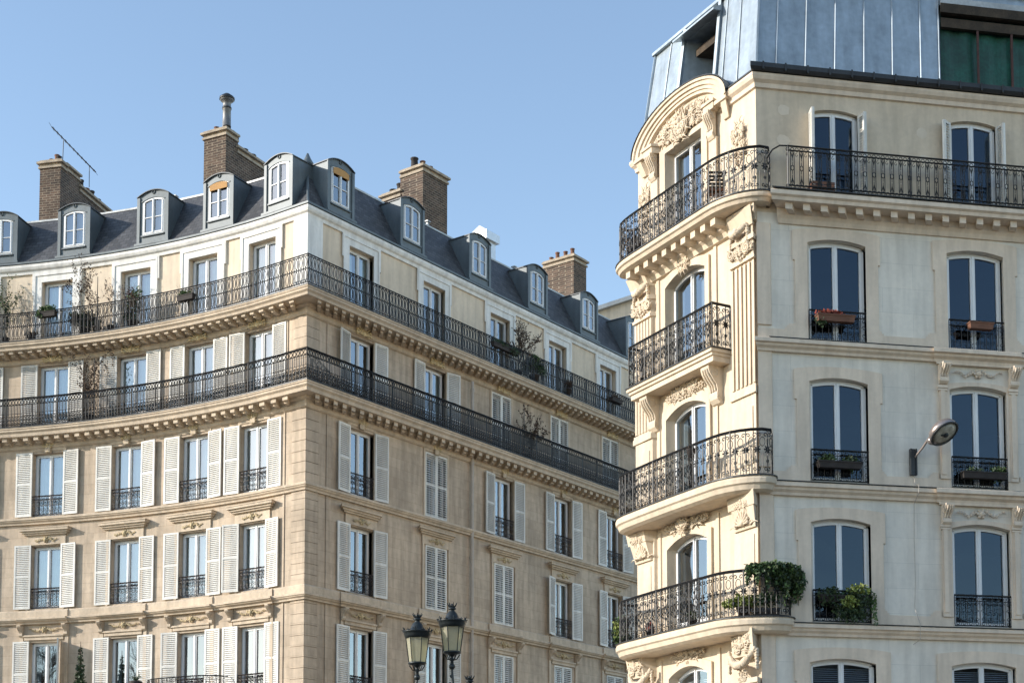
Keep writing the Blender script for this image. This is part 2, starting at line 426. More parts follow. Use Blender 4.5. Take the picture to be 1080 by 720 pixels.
# ------------------------------------------------------------------ windows
def frame_mb(w, h, rise, muntins=0, solid=0, f=.055, st=.06):
    mb = MB()
    def arch(x0,x1,zlo,zhi,o0,o1,n=10):
        # head member following the arch, between lower edge and upper edge
        for k in range(n):
            a = x0+(x1-x0)*k/n; b = x0+(x1-x0)*(k+1)/n
            za = -rise*(a/(w/2))**2; zb = -rise*(b/(w/2))**2
            c = [(a,-o1,zlo+za),(b,-o1,zlo+zb),(b,-o0,zlo+zb),(a,-o0,zlo+za),(a,-o1,zhi+za),(b,-o1,zhi+zb),(b,-o0,zhi+zb),(a,-o0,zhi+za)]
            mb.hexa(c)
    e = h-rise
    mb.box(-w/2,-w/2+f,0,.07,0,e+.005); mb.box(w/2-f,w/2,0,.07,0,e+.005)
    arch(-w/2,w/2,h-f,h,0,.07); mb.box(-w/2+f,w/2-f,0,.07,0,.05)
    for s in (-1,1):
        a, b = sorted((s*(w/2-f-.004), s*.004))
        mb.box(a,a+st,.01,.09,.054,e-f if a<0 and s<0 else h-f-.004-(rise*.05)); mb.box(b-st,b,.01,.09,.054,h-f-.004-(rise*.05) if s<0 else e-f)
        mb.box(a+st,b-st,.01,.088,.054,.054+st+solid)
        arch(a+st,b-st,h-f-st,h-f-.004,.01,.088,5)
        for q in range(muntins):
            z = .054+st+solid+(e-f-st-.054-st-solid)*(q+1)/(muntins+1)
            mb.box(a+st,b-st,.02,.075,z-.013,z+.013)
    mb.box(-.022,.022,.092,.115,.07,h-f-.02)
    return mb
def pane_mb(w, h, rise):
    mb = MB(); n = 8
    for s in (-1,1):
        a, b = sorted((s*(w/2-.10), s*.05))
        lo = .09; hi = lambda x: h-.09-rise*(x/(w/2))**2
        pts = [(a,-.045,lo),(b,-.045,lo)]+[(b+(a-b)*k/n,-.045,hi(b+(a-b)*k/n)) for k in range(n+1)]
        mb.quad(pts)
    return mb
def curtain_mb(w, h, rise, gap=.06, left=1, right=1, amp=.02, drop=0):
    mb = MB()
    for s,on in ((-1,left),(1,right)):
        if not on: continue
        a = s*(w/2-.02); b = s*gap; n = 22
        b = a+(b-a)*on
        hh = lambda x: h-.03-rise*(x/(w/2))**2
        for k in range(n):
            x0 = a+(b-a)*k/n; x1 = a+(b-a)*(k+1)/n
            y0 = .10+amp*math.sin(k*1.9); y1 = .10+amp*math.sin((k+1)*1.9)
            mb.quad([(x0,y0,.06+drop),(x1,y1,.06+drop),(x1,y1,hh(x1)),(x0,y0,hh(x0))])
    return mb
def blinds_mb(w, h):
    mb = MB(); z = h-.1
    while z > .1:
        mb.hexa([(-w/2+.08,.06,z-.012),(w/2-.08,.06,z-.012),(w/2-.08,.10,z+.012),(-w/2+.08,.10,z+.012),(-w/2+.08,.06,z-.009),(w/2-.08,.06,z-.009),(w/2-.08,.10,z+.015),(-w/2+.08,.10,z+.015)]); z -= .05
    return mb
def shutter_mb(w, h, mid=.5, openl=False):
    mb = MB(); f = .065; t = .045
    mb.box(0,f,0,t,0,h); mb.box(w-f,w,0,t,0,h)
    for z0,z1 in ((0,f),(h-f,h),(h*mid-f/2,h*mid+f/2)): mb.box(f,w-f,0,t-.002,z0,z1)
    for za,zb in ((f,h*mid-f/2),(h*mid+f/2,h-f)):
        n = int((zb-za)/(.078 if openl else .066))
        for k in range(n):
            z = za+(zb-za)*(k+.5)/n
            if openl:
                mb.hexa([(f,-.042,z-.026),(w-f,-.042,z-.026),(w-f,-.003,z+.008),(f,-.003,z+.008),(f,-.042,z-.014),(w-f,-.042,z-.014),(w-f,-.003,z+.020),(f,-.003,z+.020)]); continue
            mb.hexa([(f,-.043,z-.030),(w-f,-.043,z-.030),(w-f,-.006,z+.022),(f,-.006,z+.022),(f,-.040,z-.020),(w-f,-.040,z-.020),(w-f,-.003,z+.034),(f,-.003,z+.034)])
    return mb
def add_window(root, F, w, h, rise=0, curtain=None, muntins=0, recess=.24, glassm='glass', solid=0, label=None, wm='frame'):
    """F: frame at the opening's bottom centre in the wall plane"""
    W = F @ Matrix.Translation((0,recess,0))
    k = (round(w,2),round(h,2),round(rise,2))
    o = part('window', shared(('window',k,muntins,solid), lambda: frame_mb(w,h,rise,muntins,solid), M[wm]), None, root, W, label=label)
    part('pane', shared(('pane',k,glassm), lambda: pane_mb(w,h,rise), M[glassm]), None, o, W)
    if curtain == 'blinds':
        part('blind', shared(('blind',k), lambda: blinds_mb(w,h-rise), M['frame']), None, o, W)
    elif curtain:
        mt, gap, l, r = curtain
        part('curtain', shared(('curtain',k,curtain), lambda: curtain_mb(w,h,rise,gap,l,r), M[mt]), None, o, W)
    return o
def add_shutters(win, F, w, h, sw, state, out=.03, z0=0.0):
    me = shared(('shutter',round(sw,2),round(h,2)), lambda: shutter_mb(sw,h), M['shutter'])
    if state == 'closed':
        sw2 = w/2-.004
        me = shared(('shutter','louvre',round(sw2,3),round(h,2)), lambda: shutter_mb(sw2,h,.5,True), M['shutter'])
        for x in (-w/2+.002, .003): part('shutter', me, None, win, F @ Matrix.Translation((x,.03,z0)))
        return
    for side in (-1,1):
        a = RND.choice((RND.uniform(1,5),RND.uniform(2,9),RND.uniform(3,16)))
        if state == 'halfright' and side == 1: a = 62
        if state == 'flush': a = 1.5
        a = math.radians(a)
        if side < 0:   # rotate round the hinge so that the free edge stands off the wall
            X = F @ Matrix.Translation((-w/2,-out,z0)) @ Matrix.Rotation(a,4,'Z') @ Matrix.Translation((-sw,0,0))
        else:
            X = F @ Matrix.Translation((w/2,-out,z0)) @ Matrix.Rotation(-a,4,'Z')
        part('shutter', me, None, win, X)
# ------------------------------------------------------------------ carving
def fan_mb(w=.8, h=.42, seed=1):       # shell / acanthus crest
    rnd = random.Random(seed); mb = MB()
    n = 9
    for k in range(n):
        a = PI*(k+.5)/n; L = h*(.62+.38*math.sin(a))
        p0 = Vector((0,-.04,0)); p1 = Vector((math.cos(a)*w/2*(.75+.25*math.sin(a)), -.10, math.sin(a)*L))
        mb.tube([p0, p0.lerp(p1,.5)+Vector((0,-.05,0)), p1], .018, 5, .036, True)
        mb.blob(p1, .045,.05,.05, rnd=rnd)
    mb.blob((0,-.08,.06), .09,.08,.09, rnd=rnd)
    for s in (-1,1):
        mb.tube([(s*x,-.06,z) for x,z in spiral(.30,.05,.08,PI,1.3)], .02, 5, smooth=True)
        mb.tube([(s*.1,-.06,.03),(s*.25,-.07,.0),(s*.45,-.05,.04),(s*.56,-.04,.0)], .03, 5, .01, True)
    return mb
def frieze_mb(w=1.2, h=.22, seed=3):   # running vine of leaves either side of a flower boss
    rnd = random.Random(seed); mb = MB()
    mb.blob((0,-.045,0), .07,.07,.08, rnd=rnd)
    for k in range(6): a = PI*k/3; mb.blob((.085*math.cos(a),-.03,.085*math.sin(a)), .04,.04,.04, rnd=rnd)
    for s in (-1,1):
        ph = rnd.uniform(0,1)
        f = lambda x: h*.26*math.sin(x*13+ph)*(1-.5*x/w)
        xs = [.10+(w/2-.14)*k/16 for k in range(17)]
        mb.tube([(s*x,-.03,f(x)) for x in xs], .020, 5, .008, True)
        x = .15
        while x < w/2-.03:
            up = rnd.choice((-1,1)); sz = (1-x/w)*rnd.uniform(.7,1.2)
            z = f(x)
            for q in range(3):
                a = up*(.5+.5*q)+rnd.uniform(-.2,.2); L = .09*sz
                mb.tube([(s*x,-.03,z),(s*(x+L*.5*math.cos(a)),-.055,z+L*.5*math.sin(a)),(s*(x+L*math.cos(a)),-.03,z+L*math.sin(a))], .018*sz+.004, 5, .006, True)
            x += rnd.uniform(.045,.08)
    return mb
def console_mb(w=.2, h=.6, p=.3):      # scrolled bracket, top at z=0, hanging down
    mb = MB()
    prof = [(0,0),(p,0),(p,-.08*h),(p*.92,-.2*h),(p*.7,-.34*h),(p*.45,-.48*h),(p*.36,-.62*h),(p*.42,-.74*h),(p*.40,-.86*h),(p*.2,-.96*h),(0,-h)]
    n = len(prof)
    for x0,x1,k in ((-w/2,w/2,1.0),):
        for i in range(n):
            a, b = prof[i], prof[(i+1)%n]
            mb.quad([(x0,-a[0],a[1]),(x1,-a[0],a[1]),(x1,-b[0],b[1]),(x0,-b[0],b[1])][::-1])
        mb.quad([(x0,-a[0],a[1]) for a in prof]); mb.quad([(x1,-a[0],a[1]) for a in reversed(prof)])
    for s in (-1,1):
        mb.tube([(s*w/2, -(p*.62+x), -.2*h+z) for x,z in spiral(0,0,.14*h,PI/2,1.2)], .018, 4, smooth=True)
        mb.tube([(s*w/2, -(p*.25+x), -.82*h+z) for x,z in spiral(0,0,.09*h,PI/2,-1.2)], .014, 4, smooth=True)
    for k in range(3):
        x = (k-1)*w*.28
        mb.tube([(x,-p*1.0,-.10*h),(x,-p*.93,-.22*h),(x,-p*.72,-.36*h),(x,-p*.47,-.5*h),(x,-p*.4,-.64*h)], w*.1, 5, smooth=True)
    return mb
def garland_mb(w=.9, seed=5, drop=.35):
    rnd = random.Random(seed); mb = MB()
    for k in range(26):
        t = k/25*2-1; r = .05+.055*(1-t*t)
        mb.blob((t*w/2, -.14-.1*(1-t*t), -drop*(1-t*t)), r*.8, r, r, rough=.3, rnd=rnd)
    for s in (-1,1):
        for k in range(7): mb.blob((s*(w/2+.02), -.10, -.04-.07*k), .055-.004*k,.06,.05, rough=.3, rnd=rnd)
    return mb
def lumps_mb(w, h, n, seed, dep=.12, sz=.06):   # foliate relief: curling leaves, scrolls and a few bosses
    rnd = random.Random(seed); mb = MB(); dep *= .75
    inside = lambda x,z: (2*x/w)**2+(2*z/h)**2 <= 1
    for k in range(int(n*.75)):
        x = rnd.uniform(0,w/2); z = rnd.uniform(-h/2,h/2)
        if not inside(x,z): continue
        a = math.atan2(z+h*.35, x+.01)+rnd.uniform(-.5,.5); L = sz*rnd.uniform(1.6,3.2); cv = rnd.choice((-1,1))*rnd.uniform(.4,1.3)
        for s in (-1,1):
            pts = []; px, pz, aa = x, z, a
            for q in range(5):
                pts.append((s*px, -dep*(.35+.5*math.sin(PI*q/4)), pz)); px += L/4*math.cos(aa); pz += L/4*math.sin(aa); aa += cv/3
            mb.tube(pts, sz*.42, 5, sz*.10, True)
    for k in range(int(n*.16)):
        x = rnd.uniform(0,w/2); z = rnd.uniform(-h/2,h/2)
        if not inside(x,z): continue
        r = sz*rnd.uniform(.5,.9)
        for s in (-1,1): mb.blob((s*x,-dep*.6,z), r, sz*.6, r, rough=.1, rnd=rnd)
    for k in range(max(1,n//14)):
        x = rnd.uniform(w*.1,w*.36); z = rnd.uniform(-h*.28,h*.28); a0 = rnd.uniform(0,6)
        for s in (-1,1): mb.tube([(s*(x+a),-dep*.9,z+b) for a,b in spiral(0,0,sz*1.7,a0,1.5)], sz*.26, 4, smooth=True)
    for q in range(3): mb.blob((0,-dep*(.7+.1*q),h*(.16*q-.14)), sz*(1.3-.25*q), sz*.9, sz*1.3, rough=.12, rnd=rnd)
    return mb
SUN_EL = 20; SUN_E = 3.0; SKY = (1.0, .25, .55, .15); EXPO = .93
# ================================================================== LEFT BUILDING
dirB = Vector((.59907,.80069))
ptsA = [Vector((-6.85,51.0))]
for i in range(24):
    a = math.radians(38-1.6*(i+.5)*1.0/.8*1.0) if False else math.radians(38-2*(i+.5)); ptsA.append(ptsA[-1]+Vector((-math.cos(a),math.sin(a)))*1.0)
del ptsA[1]
LP = Path([tuple(p) for p in reversed(ptsA)]+[(-6.85+dirB.x*26,51+dirB.y*26)], 23)
LP2 = Path([tuple(p) for p in reversed([ptsA[0]]+ptsA[10:])]+[(-6.85+dirB.x*26,51+dirB.y*26)], 14)
LB = thing('corner_apartment_building', (-6.85,51,0), 'long honey coloured stone apartment building with concave front, slate mansard roof and white louvred shutters', 'building')
SA0, SB1 = -23.9, 25.9
d5, d6 = -.2, -.35
axA = [2.38, 5.06, 8.0, 11.3, 14.6, 17.9, 21.1]
axB = [2.75, 6.8, 10.9, 14.87, 18.7, 22.5]
AX = [-x for x in reversed(axA)]+axB
# storeys: (floor z, opening bottom, opening top, width, wall d, wall z0, wall z1)
F6 = (21.16, 23.68, 1.28); F5 = (17.98, 20.46, 1.28); F4 = (14.80, 17.12, 1.28); F3 = (11.40, 13.70, 1.22); F2 = (7.80, 10.18, 1.22); F1 = (4.3, 6.7, 1.22)
wl = MB()
ops = lambda F: [(c-F[2]/2, c+F[2]/2, F[0], F[1], 0) for c in AX]
wall(wl, LP, SA0, SB1, 0, 3.9, 0, [])
wall(wl, LP, SA0, SB1, 3.9, 7.4, 0, ops(F1))
wall(wl, LP, SA0, SB1, 7.4, 11.05, 0, ops(F2))
wall(wl, LP, SA0, SB1, 11.05, 14.52, 0, ops(F3))
wall(wl, LP, SA0, SB1, 14.52, 17.72, 0, ops(F4))
wall(wl, LP, SA0, SB1, 17.90, 20.95, d5, ops(F5))
# closing walls behind and at both ends
sweep(wl, LP2, LP2.s[0], SB1, [(-9.5,27.3),(-9.5,0)])
for s in (SA0, SB1):
    a = [LP.P(s,0,0), LP.P(s,-9.5,0), LP.P(s,-9.5,27.3), LP.P(s,-1.3,26.6), LP.P(s,0,24.3)]
    wl.quad(a if s==SA0 else a[::-1], [(0,0),(10,0),(10,27),(1,26),(0,24)])
part('wall', wl, M['stone'], LB)
at = MB(); wall(at, LP, SA0, SB1, 21.1, 24.2, d6, [(c-.64, c+.64, F6[0], F6[1], 0) for c in AX], .34)
part('attic_wall', at, M['cream'], LB)
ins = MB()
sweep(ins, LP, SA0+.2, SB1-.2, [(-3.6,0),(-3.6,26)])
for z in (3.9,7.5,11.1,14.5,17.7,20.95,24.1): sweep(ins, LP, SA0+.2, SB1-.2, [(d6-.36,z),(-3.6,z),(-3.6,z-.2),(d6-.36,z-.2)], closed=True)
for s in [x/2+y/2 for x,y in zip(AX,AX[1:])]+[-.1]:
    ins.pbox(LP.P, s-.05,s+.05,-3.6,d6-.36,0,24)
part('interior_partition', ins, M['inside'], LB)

tr = MB()
# plinth mouldings, string courses
def mould(mb, P, s0, s1, z, h, p, d=0):
    sweep(mb, P, s0, s1, [(d-.02,z),(d+p*.45,z),(d+p*.5,z+h*.25),(d+p*.8,z+h*.45),(d+p*.85,z+h*.6),(d+p,z+h*.66),(d+p,z+h*.96),(d+p-.01,z+h),(d-.02,z+h+.03)], closed=True)
mould(tr, LP, SA0, SB1, 14.50, .23, .20)
sweep(tr, LP, SA0, SB1, [(-.01,11.05),(.10,11.05),(.10,11.30),(.06,11.34),(-.01,11.34)], closed=True)
mould(tr, LP, SA0, SB1, 10.84, .21, .22)
mould(tr, LP, SA0, SB1, 7.45, .22, .20)
sweep(tr, LP, SA0, SB1, [(-.01,3.7),(.3,3.75),(.3,4.0),(-.01,4.1)], closed=True)
# forward breaks of the moulding over each second floor window, with frieze panel frame
for c in AX:
    mould(tr, LP, c-1.02, c+1.02, 10.83, .215, .32)
    sweep(tr, LP, c-1.0, c+1.0, [(-.01,11.052),(.155,11.052),(.155,11.28),(.10,11.335),(-.01,11.345)], closed=True)
    tr.pbox(LP.P, c-.80,c+.80,.0,.07,10.26,10.38)        # window head moulding
    tr.pbox(LP.P, c-.84,c+.84,.0,.12,10.38,10.44)
    for s in (-1,1):
        tr.pbox(LP.P, c+s*.92-.07,c+s*.92+.07,.0,.05,7.7,10.8)
        # third floor window: little cornice and its strips
        tr.pbox(LP.P, c+s*.74-.045,c+s*.74+.045,.0,.055,11.36,14.08)
    tr.pbox(LP.P, c-.80,c+.80,.0,.05,13.74,14.09)
    for z0,z1,p in ((14.09,14.15,.14),(14.15,14.22,.20),(14.22,14.30,.27),(14.30,14.325,.29)):
        tr.pbox(LP.P, c-.74-p,c+.74+p,-.005,p,z0,z1)
    # fourth floor: keystone block and thin frame
    tr.pbox(LP.P, c-.11,c+.11,.0,.12,17.14,17.5, zb=0)
    for s in (-1,1):
        tr.pbox(LP.P, c+s*.68-.05,c+s*.68+.05,.0,.03,14.74,17.2)
        tr.pbox(LP.P, c+s*.68-.05,c+s*.68+.05,d5,d5+.03,17.95,20.55)
    tr.pbox(LP.P, c-.73,c+.73,.0,.03,17.2,17.32); tr.pbox(LP.P, c-.73,c+.73,d5,d5+.03,20.52,20.6)
part('window_moulding', tr, M['trim'], LB)
qn = MB()
for z0,z1,d in ((.3,10.84,0),(11.34,14.5,0),(14.75,17.5,0),(18.0,20.6,d5)):
    z = z0
    while z < z1-.1:
        zt = min(z+.36, z1)
        sweep(qn, LP, -.62,.62,[(d-.01,z+.006),(d+.035,z+.006),(d+.035,zt-.008),(d-.01,zt-.008)], closed=True)
        z = zt
    sweep(qn, LP, 1.0,1.10,[(d-.01,z0),(d+.03,z0),(d+.03,z1),(d-.01,z1)], closed=True)
    sweep(qn, LP, -1.02,-.94,[(d-.01,z0),(d+.03,z0),(d+.03,z1),(d-.01,z1)], closed=True)
part('corner_quoin', qn, M['stone'], LB)

# ---- balconies running round the corner
def long_balcony(z, dw, dout, thick, mod_h, mod_w, gap, s0, s1, railfn, label, mods=True):
    mb = MB()
    t = z
    sweep(mb, LP, s0, s1, [(dw-.25,t),(dout,t),(dout,t-.05),(dout-.03,t-.07),(dout-.03,t-.13),(dout-.10,t-.19),(dout-.12,t-thick),(dw+.02,t-thick)], closed=True)
    zb = t-thick
    sweep(mb, LP, s0, s1, [(dw-.01,zb+.01),(dw+.24,zb+.01),(dw+.20,zb-.07),(dw+.10,zb-.11),(dw+.09,zb-.30),(dw+.05,zb-.34),(dw-.01,zb-.36)], closed=True)
    s = s0+.1
    while s < s1-.2:
        if abs(s+mod_w/2) > .45:
            mb.pbox(LP.P, s, s+mod_w, dw+.05, dout-.20, zb-mod_h, zb+.005)
            mb.pbox(LP.P, s+.01, s+mod_w-.01, dw+.05, dout-.36, zb-mod_h-.05, zb-mod_h)
        s += mod_w+gap
    b = part('balcony', mb, M['trim'], LB, label=label)
    lip = MB(); sweep(lip, LP, s0, s1, [(dout-.10,t+.004),(dout+.02,t+.004),(dout+.02,t+.03),(dout-.10,t+.03)], closed=True)
    part('lead_flashing', lip, M['zincdark'], b)
    r = MB(); railfn(r); part('railing', r, M['iron'], b)
    return b
def r6(mb):
    for a,b in ((-18,-.66),(.66,24)): pass
    railing(mb, LP.P, -18, 0, .55, 21.20, 1.03, pat_loops(), post=1.0, rails=(.02,.08,.93,1.0), top=.024, thick=1.5)
    railing(mb, LP.P, 0, 24, .55, 21.20, 1.03, pat_loops(), post=1.0, rails=(.02,.08,.93,1.0), top=.024, thick=1.5)
def r5(mb):
    railing(mb, LP.P, -18, 0, .62, 18.0, 1.03, pat_frieze(), post=1.05, rails=(.02,.07,.96,1.0), top=.024, thick=1.5)
    railing(mb, LP.P, 0, 24, .62, 18.0, 1.03, pat_frieze(), post=1.05, rails=(.02,.07,.96,1.0), top=.026, thick=1.55)
long_balcony(21.15, d5, .64, .27, .10, .17, .22, SA0+4, SB1-1, r6, 'upper continuous balcony under the roof')
long_balcony(17.93, 0, .72, .30, .14, .19, .24, SA0+4, SB1-1, r5, 'lower continuous balcony with boxy brackets')

# ---- attic casings, cornice
wt = MB()
for c in AX:
    surround(wt, LP, c, 1.28, 21.18, 23.68, 0, .24, d6, .06)
    surround(wt, LP, c, 1.76, 21.18, 23.92, 0, .07, d6, .09, top=.10)
    for s in (-1,1): wt.pbox(LP.P, c+s*.98-.03, c+s*.98+.03, d6, d6+.08, 23.2, 24.02)
sweep(wt, LP, -.75,.75, [(d6-.01,21.16),(d6+.07,21.16),(d6+.07,24.05),(d6-.01,24.05)], closed=True)
sweep(wt, LP, SA0, SB1, [(d6-.01,24.02),(d6+.07,24.02),(d6+.09,24.12),(d6+.16,24.17),(d6+.2,24.25),(d6+.2,24.35),(d6+.1,24.38),(d6-.3,24.38)], closed=True)
part('attic_cornice', wt, M['whitestone'], LB)

# ---- roof
RZ0, RZ1, RD = 24.38, 26.5, -1.35
rf = MB()
sweep(rf, LP, SA0, SB1, [(d6+.2,RZ0),(d6+.02,RZ0+.18),(RD,RZ1)])
ro = part('roof', rf, M['slate'], LB)
rt = MB()
sweep(rt, LP, SA0, SB1, [(RD+.03,RZ1-.02),(RD+.03,RZ1+.05),(RD-.1,RZ1+.09)])
def inner(s):
    if s >= 0 or s <= -10: return LP2.P(s if s >= 0 else s+(LP2.s[13]+10), -9.6, 27.2)
    a = Vector(LP2.P(LP2.s[13], -9.6, 27.2)); b = Vector(LP2.P(0, -9.6, 27.2)); return tuple(a.lerp(b, (s+10)/10))
S_ = LP.brk(SA0, SB1)
for a, b in zip(S_, S_[1:]): rt.quad([LP.P(a,RD-.1,RZ1+.09), LP.P(b,RD-.1,RZ1+.09), inner(b), inner(a)])
part('zinc_roof_top', rt, M['lead'], ro)
fl = MB()
sweep(fl, LP, SA0, SB1, [(d6+.14,RZ0+.001),(d6+.23,RZ0+.001),(d6+.23,RZ0+.07),(d6+.14,RZ0+.07)], closed=True)
fl.tube([LP.P(0,d6+.05,RZ0+.12), LP.P(0,RD+.0,RZ1+.02)], .05, 6)
fl.lathe([(.20,0),(.22,.05),(.12,.22),(.03,.42)],6,Matrix.Translation(Vector(LP.P(0,RD-.05,RZ1))))
part('ridge_flashing', fl, M['zincgrey'], ro)

# ---- dormers
DW, DH, DR = 1.30, 1.92, .19
def dormer_body():
    mb = MB(); w = DW; N = 14; ow, oz0, oz1, orr = .90, .30, 1.66, .10
    top = lambda x: DH-DR*(2*x/w)**2
    xs = sorted(set([-w/2+w*k/N for k in range(N+1)]+[-ow/2, ow/2]))
    ar = lambda x: oz1-orr*(2*x/ow)**2
    for a,b in zip(xs,xs[1:]):
        m = (a+b)/2
        if abs(m) > ow/2: mb.quad([(a,0,0),(b,0,0),(b,0,top(b)),(a,0,top(a))])
        else:
            mb.quad([(a,0,0),(b,0,0),(b,0,oz0),(a,0,oz0)]); mb.quad([(a,0,ar(a)),(b,0,ar(b)),(b,0,top(b)),(a,0,top(a))])
            mb.quad([(a,0,ar(a)),(b,0,ar(b)),(b,.14,ar(b)),(a,.14,ar(a))]); mb.quad([(b,0,oz0),(a,0,oz0),(a,.14,oz0),(b,.14,oz0)])
    for s in (-1,1):
        mb.quad([(s*ow/2,0,oz0),(s*ow/2,.14,oz0),(s*ow/2,.14,ar(ow/2)),(s*ow/2,0,ar(ow/2))])
        mb.quad([(s*w/2,0,0),(s*w/2,1.3,0),(s*w/2,1.3,top(w/2)),(s*w/2,0,top(w/2))])
        mb.box(s*w/2-.09,s*w/2+.03,0,.05,-.05,top(w/2)-.02) if s>0 else mb.box(s*w/2-.03,s*w/2+.09,0,.05,-.05,top(w/2)-.02)
    mb.box(-ow/2-.05,ow/2+.05,0,.06,oz0-.06,oz0-.01)
    for k in range(8):
        a = -ow/2-.05+(ow+.1)*k/8; b = a+(ow+.1)/8
        za = oz1-orr*(2*a/ow)**2; zb = oz1-orr*(2*b/ow)**2
        mb.hexa([(a,-.03,za),(b,-.03,zb),(b,0,zb),(a,0,za),(a,-.03,za+.035),(b,-.03,zb+.035),(b,0,zb+.035),(a,0,za+.035)])
    mb.tube([(x,-.02,z) for x,z in circ(0,oz1+.20,.06,10)], .016, 5, smooth=True)
    mb.box(-.74,.74,0,.12,-.09,-.01)
    return mb
def dormer_cap():
    mb = MB(); w = DW+.08; N = 14
    top = lambda x: DH-DR*1.1*(2*x/w)**2
    for k in range(N):
        a = -w/2+w*k/N; b = a+w/N
        c = [(a,-.07,top(a)),(b,-.07,top(b)),(b,1.6,top(b)),(a,1.6,top(a)),(a,-.07,top(a)+.03),(b,-.07,top(b)+.03),(b,1.6,top(b)+.03),(a,1.6,top(a)+.03)]
        mb.hexa(c)
    return mb
DA = [.0]
dA = [-1.55, -4.35, -7.25, -10.6, -13.6, -17.0, -20.4]; dB = [1.60, 5.45, 9.5, 13.35, 17.1, 20.7]
for i, s in enumerate(sorted(dA)+dB):
    F = LP.frame(s, d6+.1, 24.56, side=1)
    dm = part('dormer', shared('dormer', dormer_body, M['zincgrey']), None, LB, F)
    part('dormer_cap', shared('dormer_cap', dormer_cap, M['hood']), None, dm, F)
    W = F @ Matrix.Translation((0,.07,.30))
    wo = part('window', shared('dormer_window', lambda: frame_mb(.90,1.36,.10,1,0,.035,.042), M['frame']), None, dm, W)
    part('window_pane', shared('dormer_pane', lambda: pane_mb(.90,1.36,.10), M['glass']), None, dm, W)
    if s in (-10.6,-4.35,-7.25,-1.55,9.5,17.1): part('curtain', shared('dormer_curtain', lambda: curtain_mb(.90,1.36,.10,.08), M['curtaindim']), None, dm, W)
    if s in (-4.35, 1.60):
        bl = MB()
        for k in range(8):
            a = -.39+.78*k/8; b = a+.78/8
            bl.hexa([(a,-.01,1.06),(b,-.01,1.06),(b,.02,1.06),(a,.02,1.06),(a,-.01,1.32-.08*(a/.42)**2),(b,-.01,1.32-.08*(b/.42)**2),(b,.02,1.32-.08*(b/.42)**2),(a,.02,1.32-.08*(a/.42)**2)])
        part('roller_blind', bl, M['blind'], dm, W @ Matrix.Translation((0,-.115,0)), label='ochre roller blind half lowered')

# ---- windows and shutters
SHUT = {}
for c in AX:
    sideA = c < 0
    for fl_, F, d in ((6,F6,d6),(5,F5,d5),(4,F4,0),(3,F3,0),(2,F2,0),(1,F1,0)):
        w, h = F[2], F[1]-F[0]
        Fm = LP.frame(c, d, F[0])
        idx = axB.index(c)+1 if not sideA else -(axA.index(-c)+1)
        cur = None
        if sideA: cur = {6:('curtain',.05,1,1),5:('curtain',.04,1,1),4:('curtain',.04,1,1),3:('curtain',.05,1,1),2:('curtaindim',.25,.8,.7)}.get(fl_)
        else: cur = {(6,1):('curtain',.08,.9,.6),(6,2):('curtaindim',.1,1,.7),(5,1):None,(5,2):('curtain',.1,.55,.4),(4,3):('curtaindim',.3,.5,.5),(3,4):('curtain',.1,.9,.6)}.get((fl_,idx))
        st = 'open'
        if not sideA:
            if (fl_,idx) in ((5,3),(5,4),(5,5),(4,2),(3,2),(3,3),(2,3),(2,4),(2,5)): st = 'closed'
        if (fl_,idx) == (2,-4): st = 'halfright'
        rec = .26
        wdw = add_window(LB, Fm, w, h, 0, cur, recess=rec, solid=.35 if fl_ in (5,6) else 0, label='window behind closed shutters' if st=='closed' and fl_<6 else None)
        if fl_ < 6 and fl_ > 1:
            add_shutters(wdw, Fm, w, h+.04, .645, st, z0=.0)
        if fl_ in (4,3,2) and st != 'closed':
            part('window_guard', shared(('window_guard',round(w-.02,2)), lambda: guard(w-.02,.72), M['ironrust']), None, wdw, Fm @ Matrix.Translation((0,-.02,.02)))
    # carved work over the windows
    part('carved_crest', shared('carved_crest', lambda: fan_mb(.9,.36), M['crest']), None, LB, LP.frame(c,d5+.05,20.56))
    part('carved_keystone', shared('carved_keystone', lambda: lumps_mb(.42,.42,34,4,.1,.055), M['soot']), None, LB, LP.frame(c,.05,17.42))
    part('carved_cartouche', shared('carved_cartouche', lambda: frieze_mb(1.0,.2,8), M['soot']), None, LB, LP.frame(c,.05,13.92))
    part('carved_frieze', shared('carved_frieze', lambda: frieze_mb(1.3,.22,3), M['soot']), None, LB, LP.frame(c,.02,10.63))
    for s in (-1,1):
        part('console', shared('window_console', lambda: console_mb(.15,.42,.26), M['trim']), None, LB, LP.frame(c+s*.92,.045,10.79))

# ---- drainpipe
dp = MB(); 
dp.tube([LP.P(8.85,.12,0), LP.P(8.85,.12,20.4)], .062, 8, smooth=True)
for z in (3,7,10.5,13.6,17.2,20.0): dp.tube([LP.P(8.85,.12,z), LP.P(8.85,.12,z+.12)], .08, 8)
part('drainpipe', dp, M['pipe'], LB)

# ---- little bowed balcony low on the curved front
lb = MB(); c0, c1 = -6.9, -3.2
def bowP(c, half, dep):
    def Q(s, d, z):
        t = (s-c)/half; t = max(-1,min(1,t))
        return LP.P(s, d*math.sqrt(max(0,1-abs(t)**3.2))*1.0+.02, z)
    return Q
BQ = bowP(-5.05,1.75,.8)
for k in range(20):
    a = -6.8+3.5*k/20; b = a+3.5/20
    lb.hexa([BQ(a,.8,7.18),BQ(b,.8,7.18),LP.P(b,-.01,7.18),LP.P(a,-.01,7.18),BQ(a,.9,7.42),BQ(b,.9,7.42),LP.P(b,-.01,7.42),LP.P(a,-.01,7.42)])
bb = part('balcony', lb, M['trim'], LB, label='small bowed balcony low on the curved front')
r = MB(); railing(r, BQ, -6.79, -3.31, .82, 7.42, 1.10, pat_scroll(), post=0); part('railing', r, M['iron'], bb)

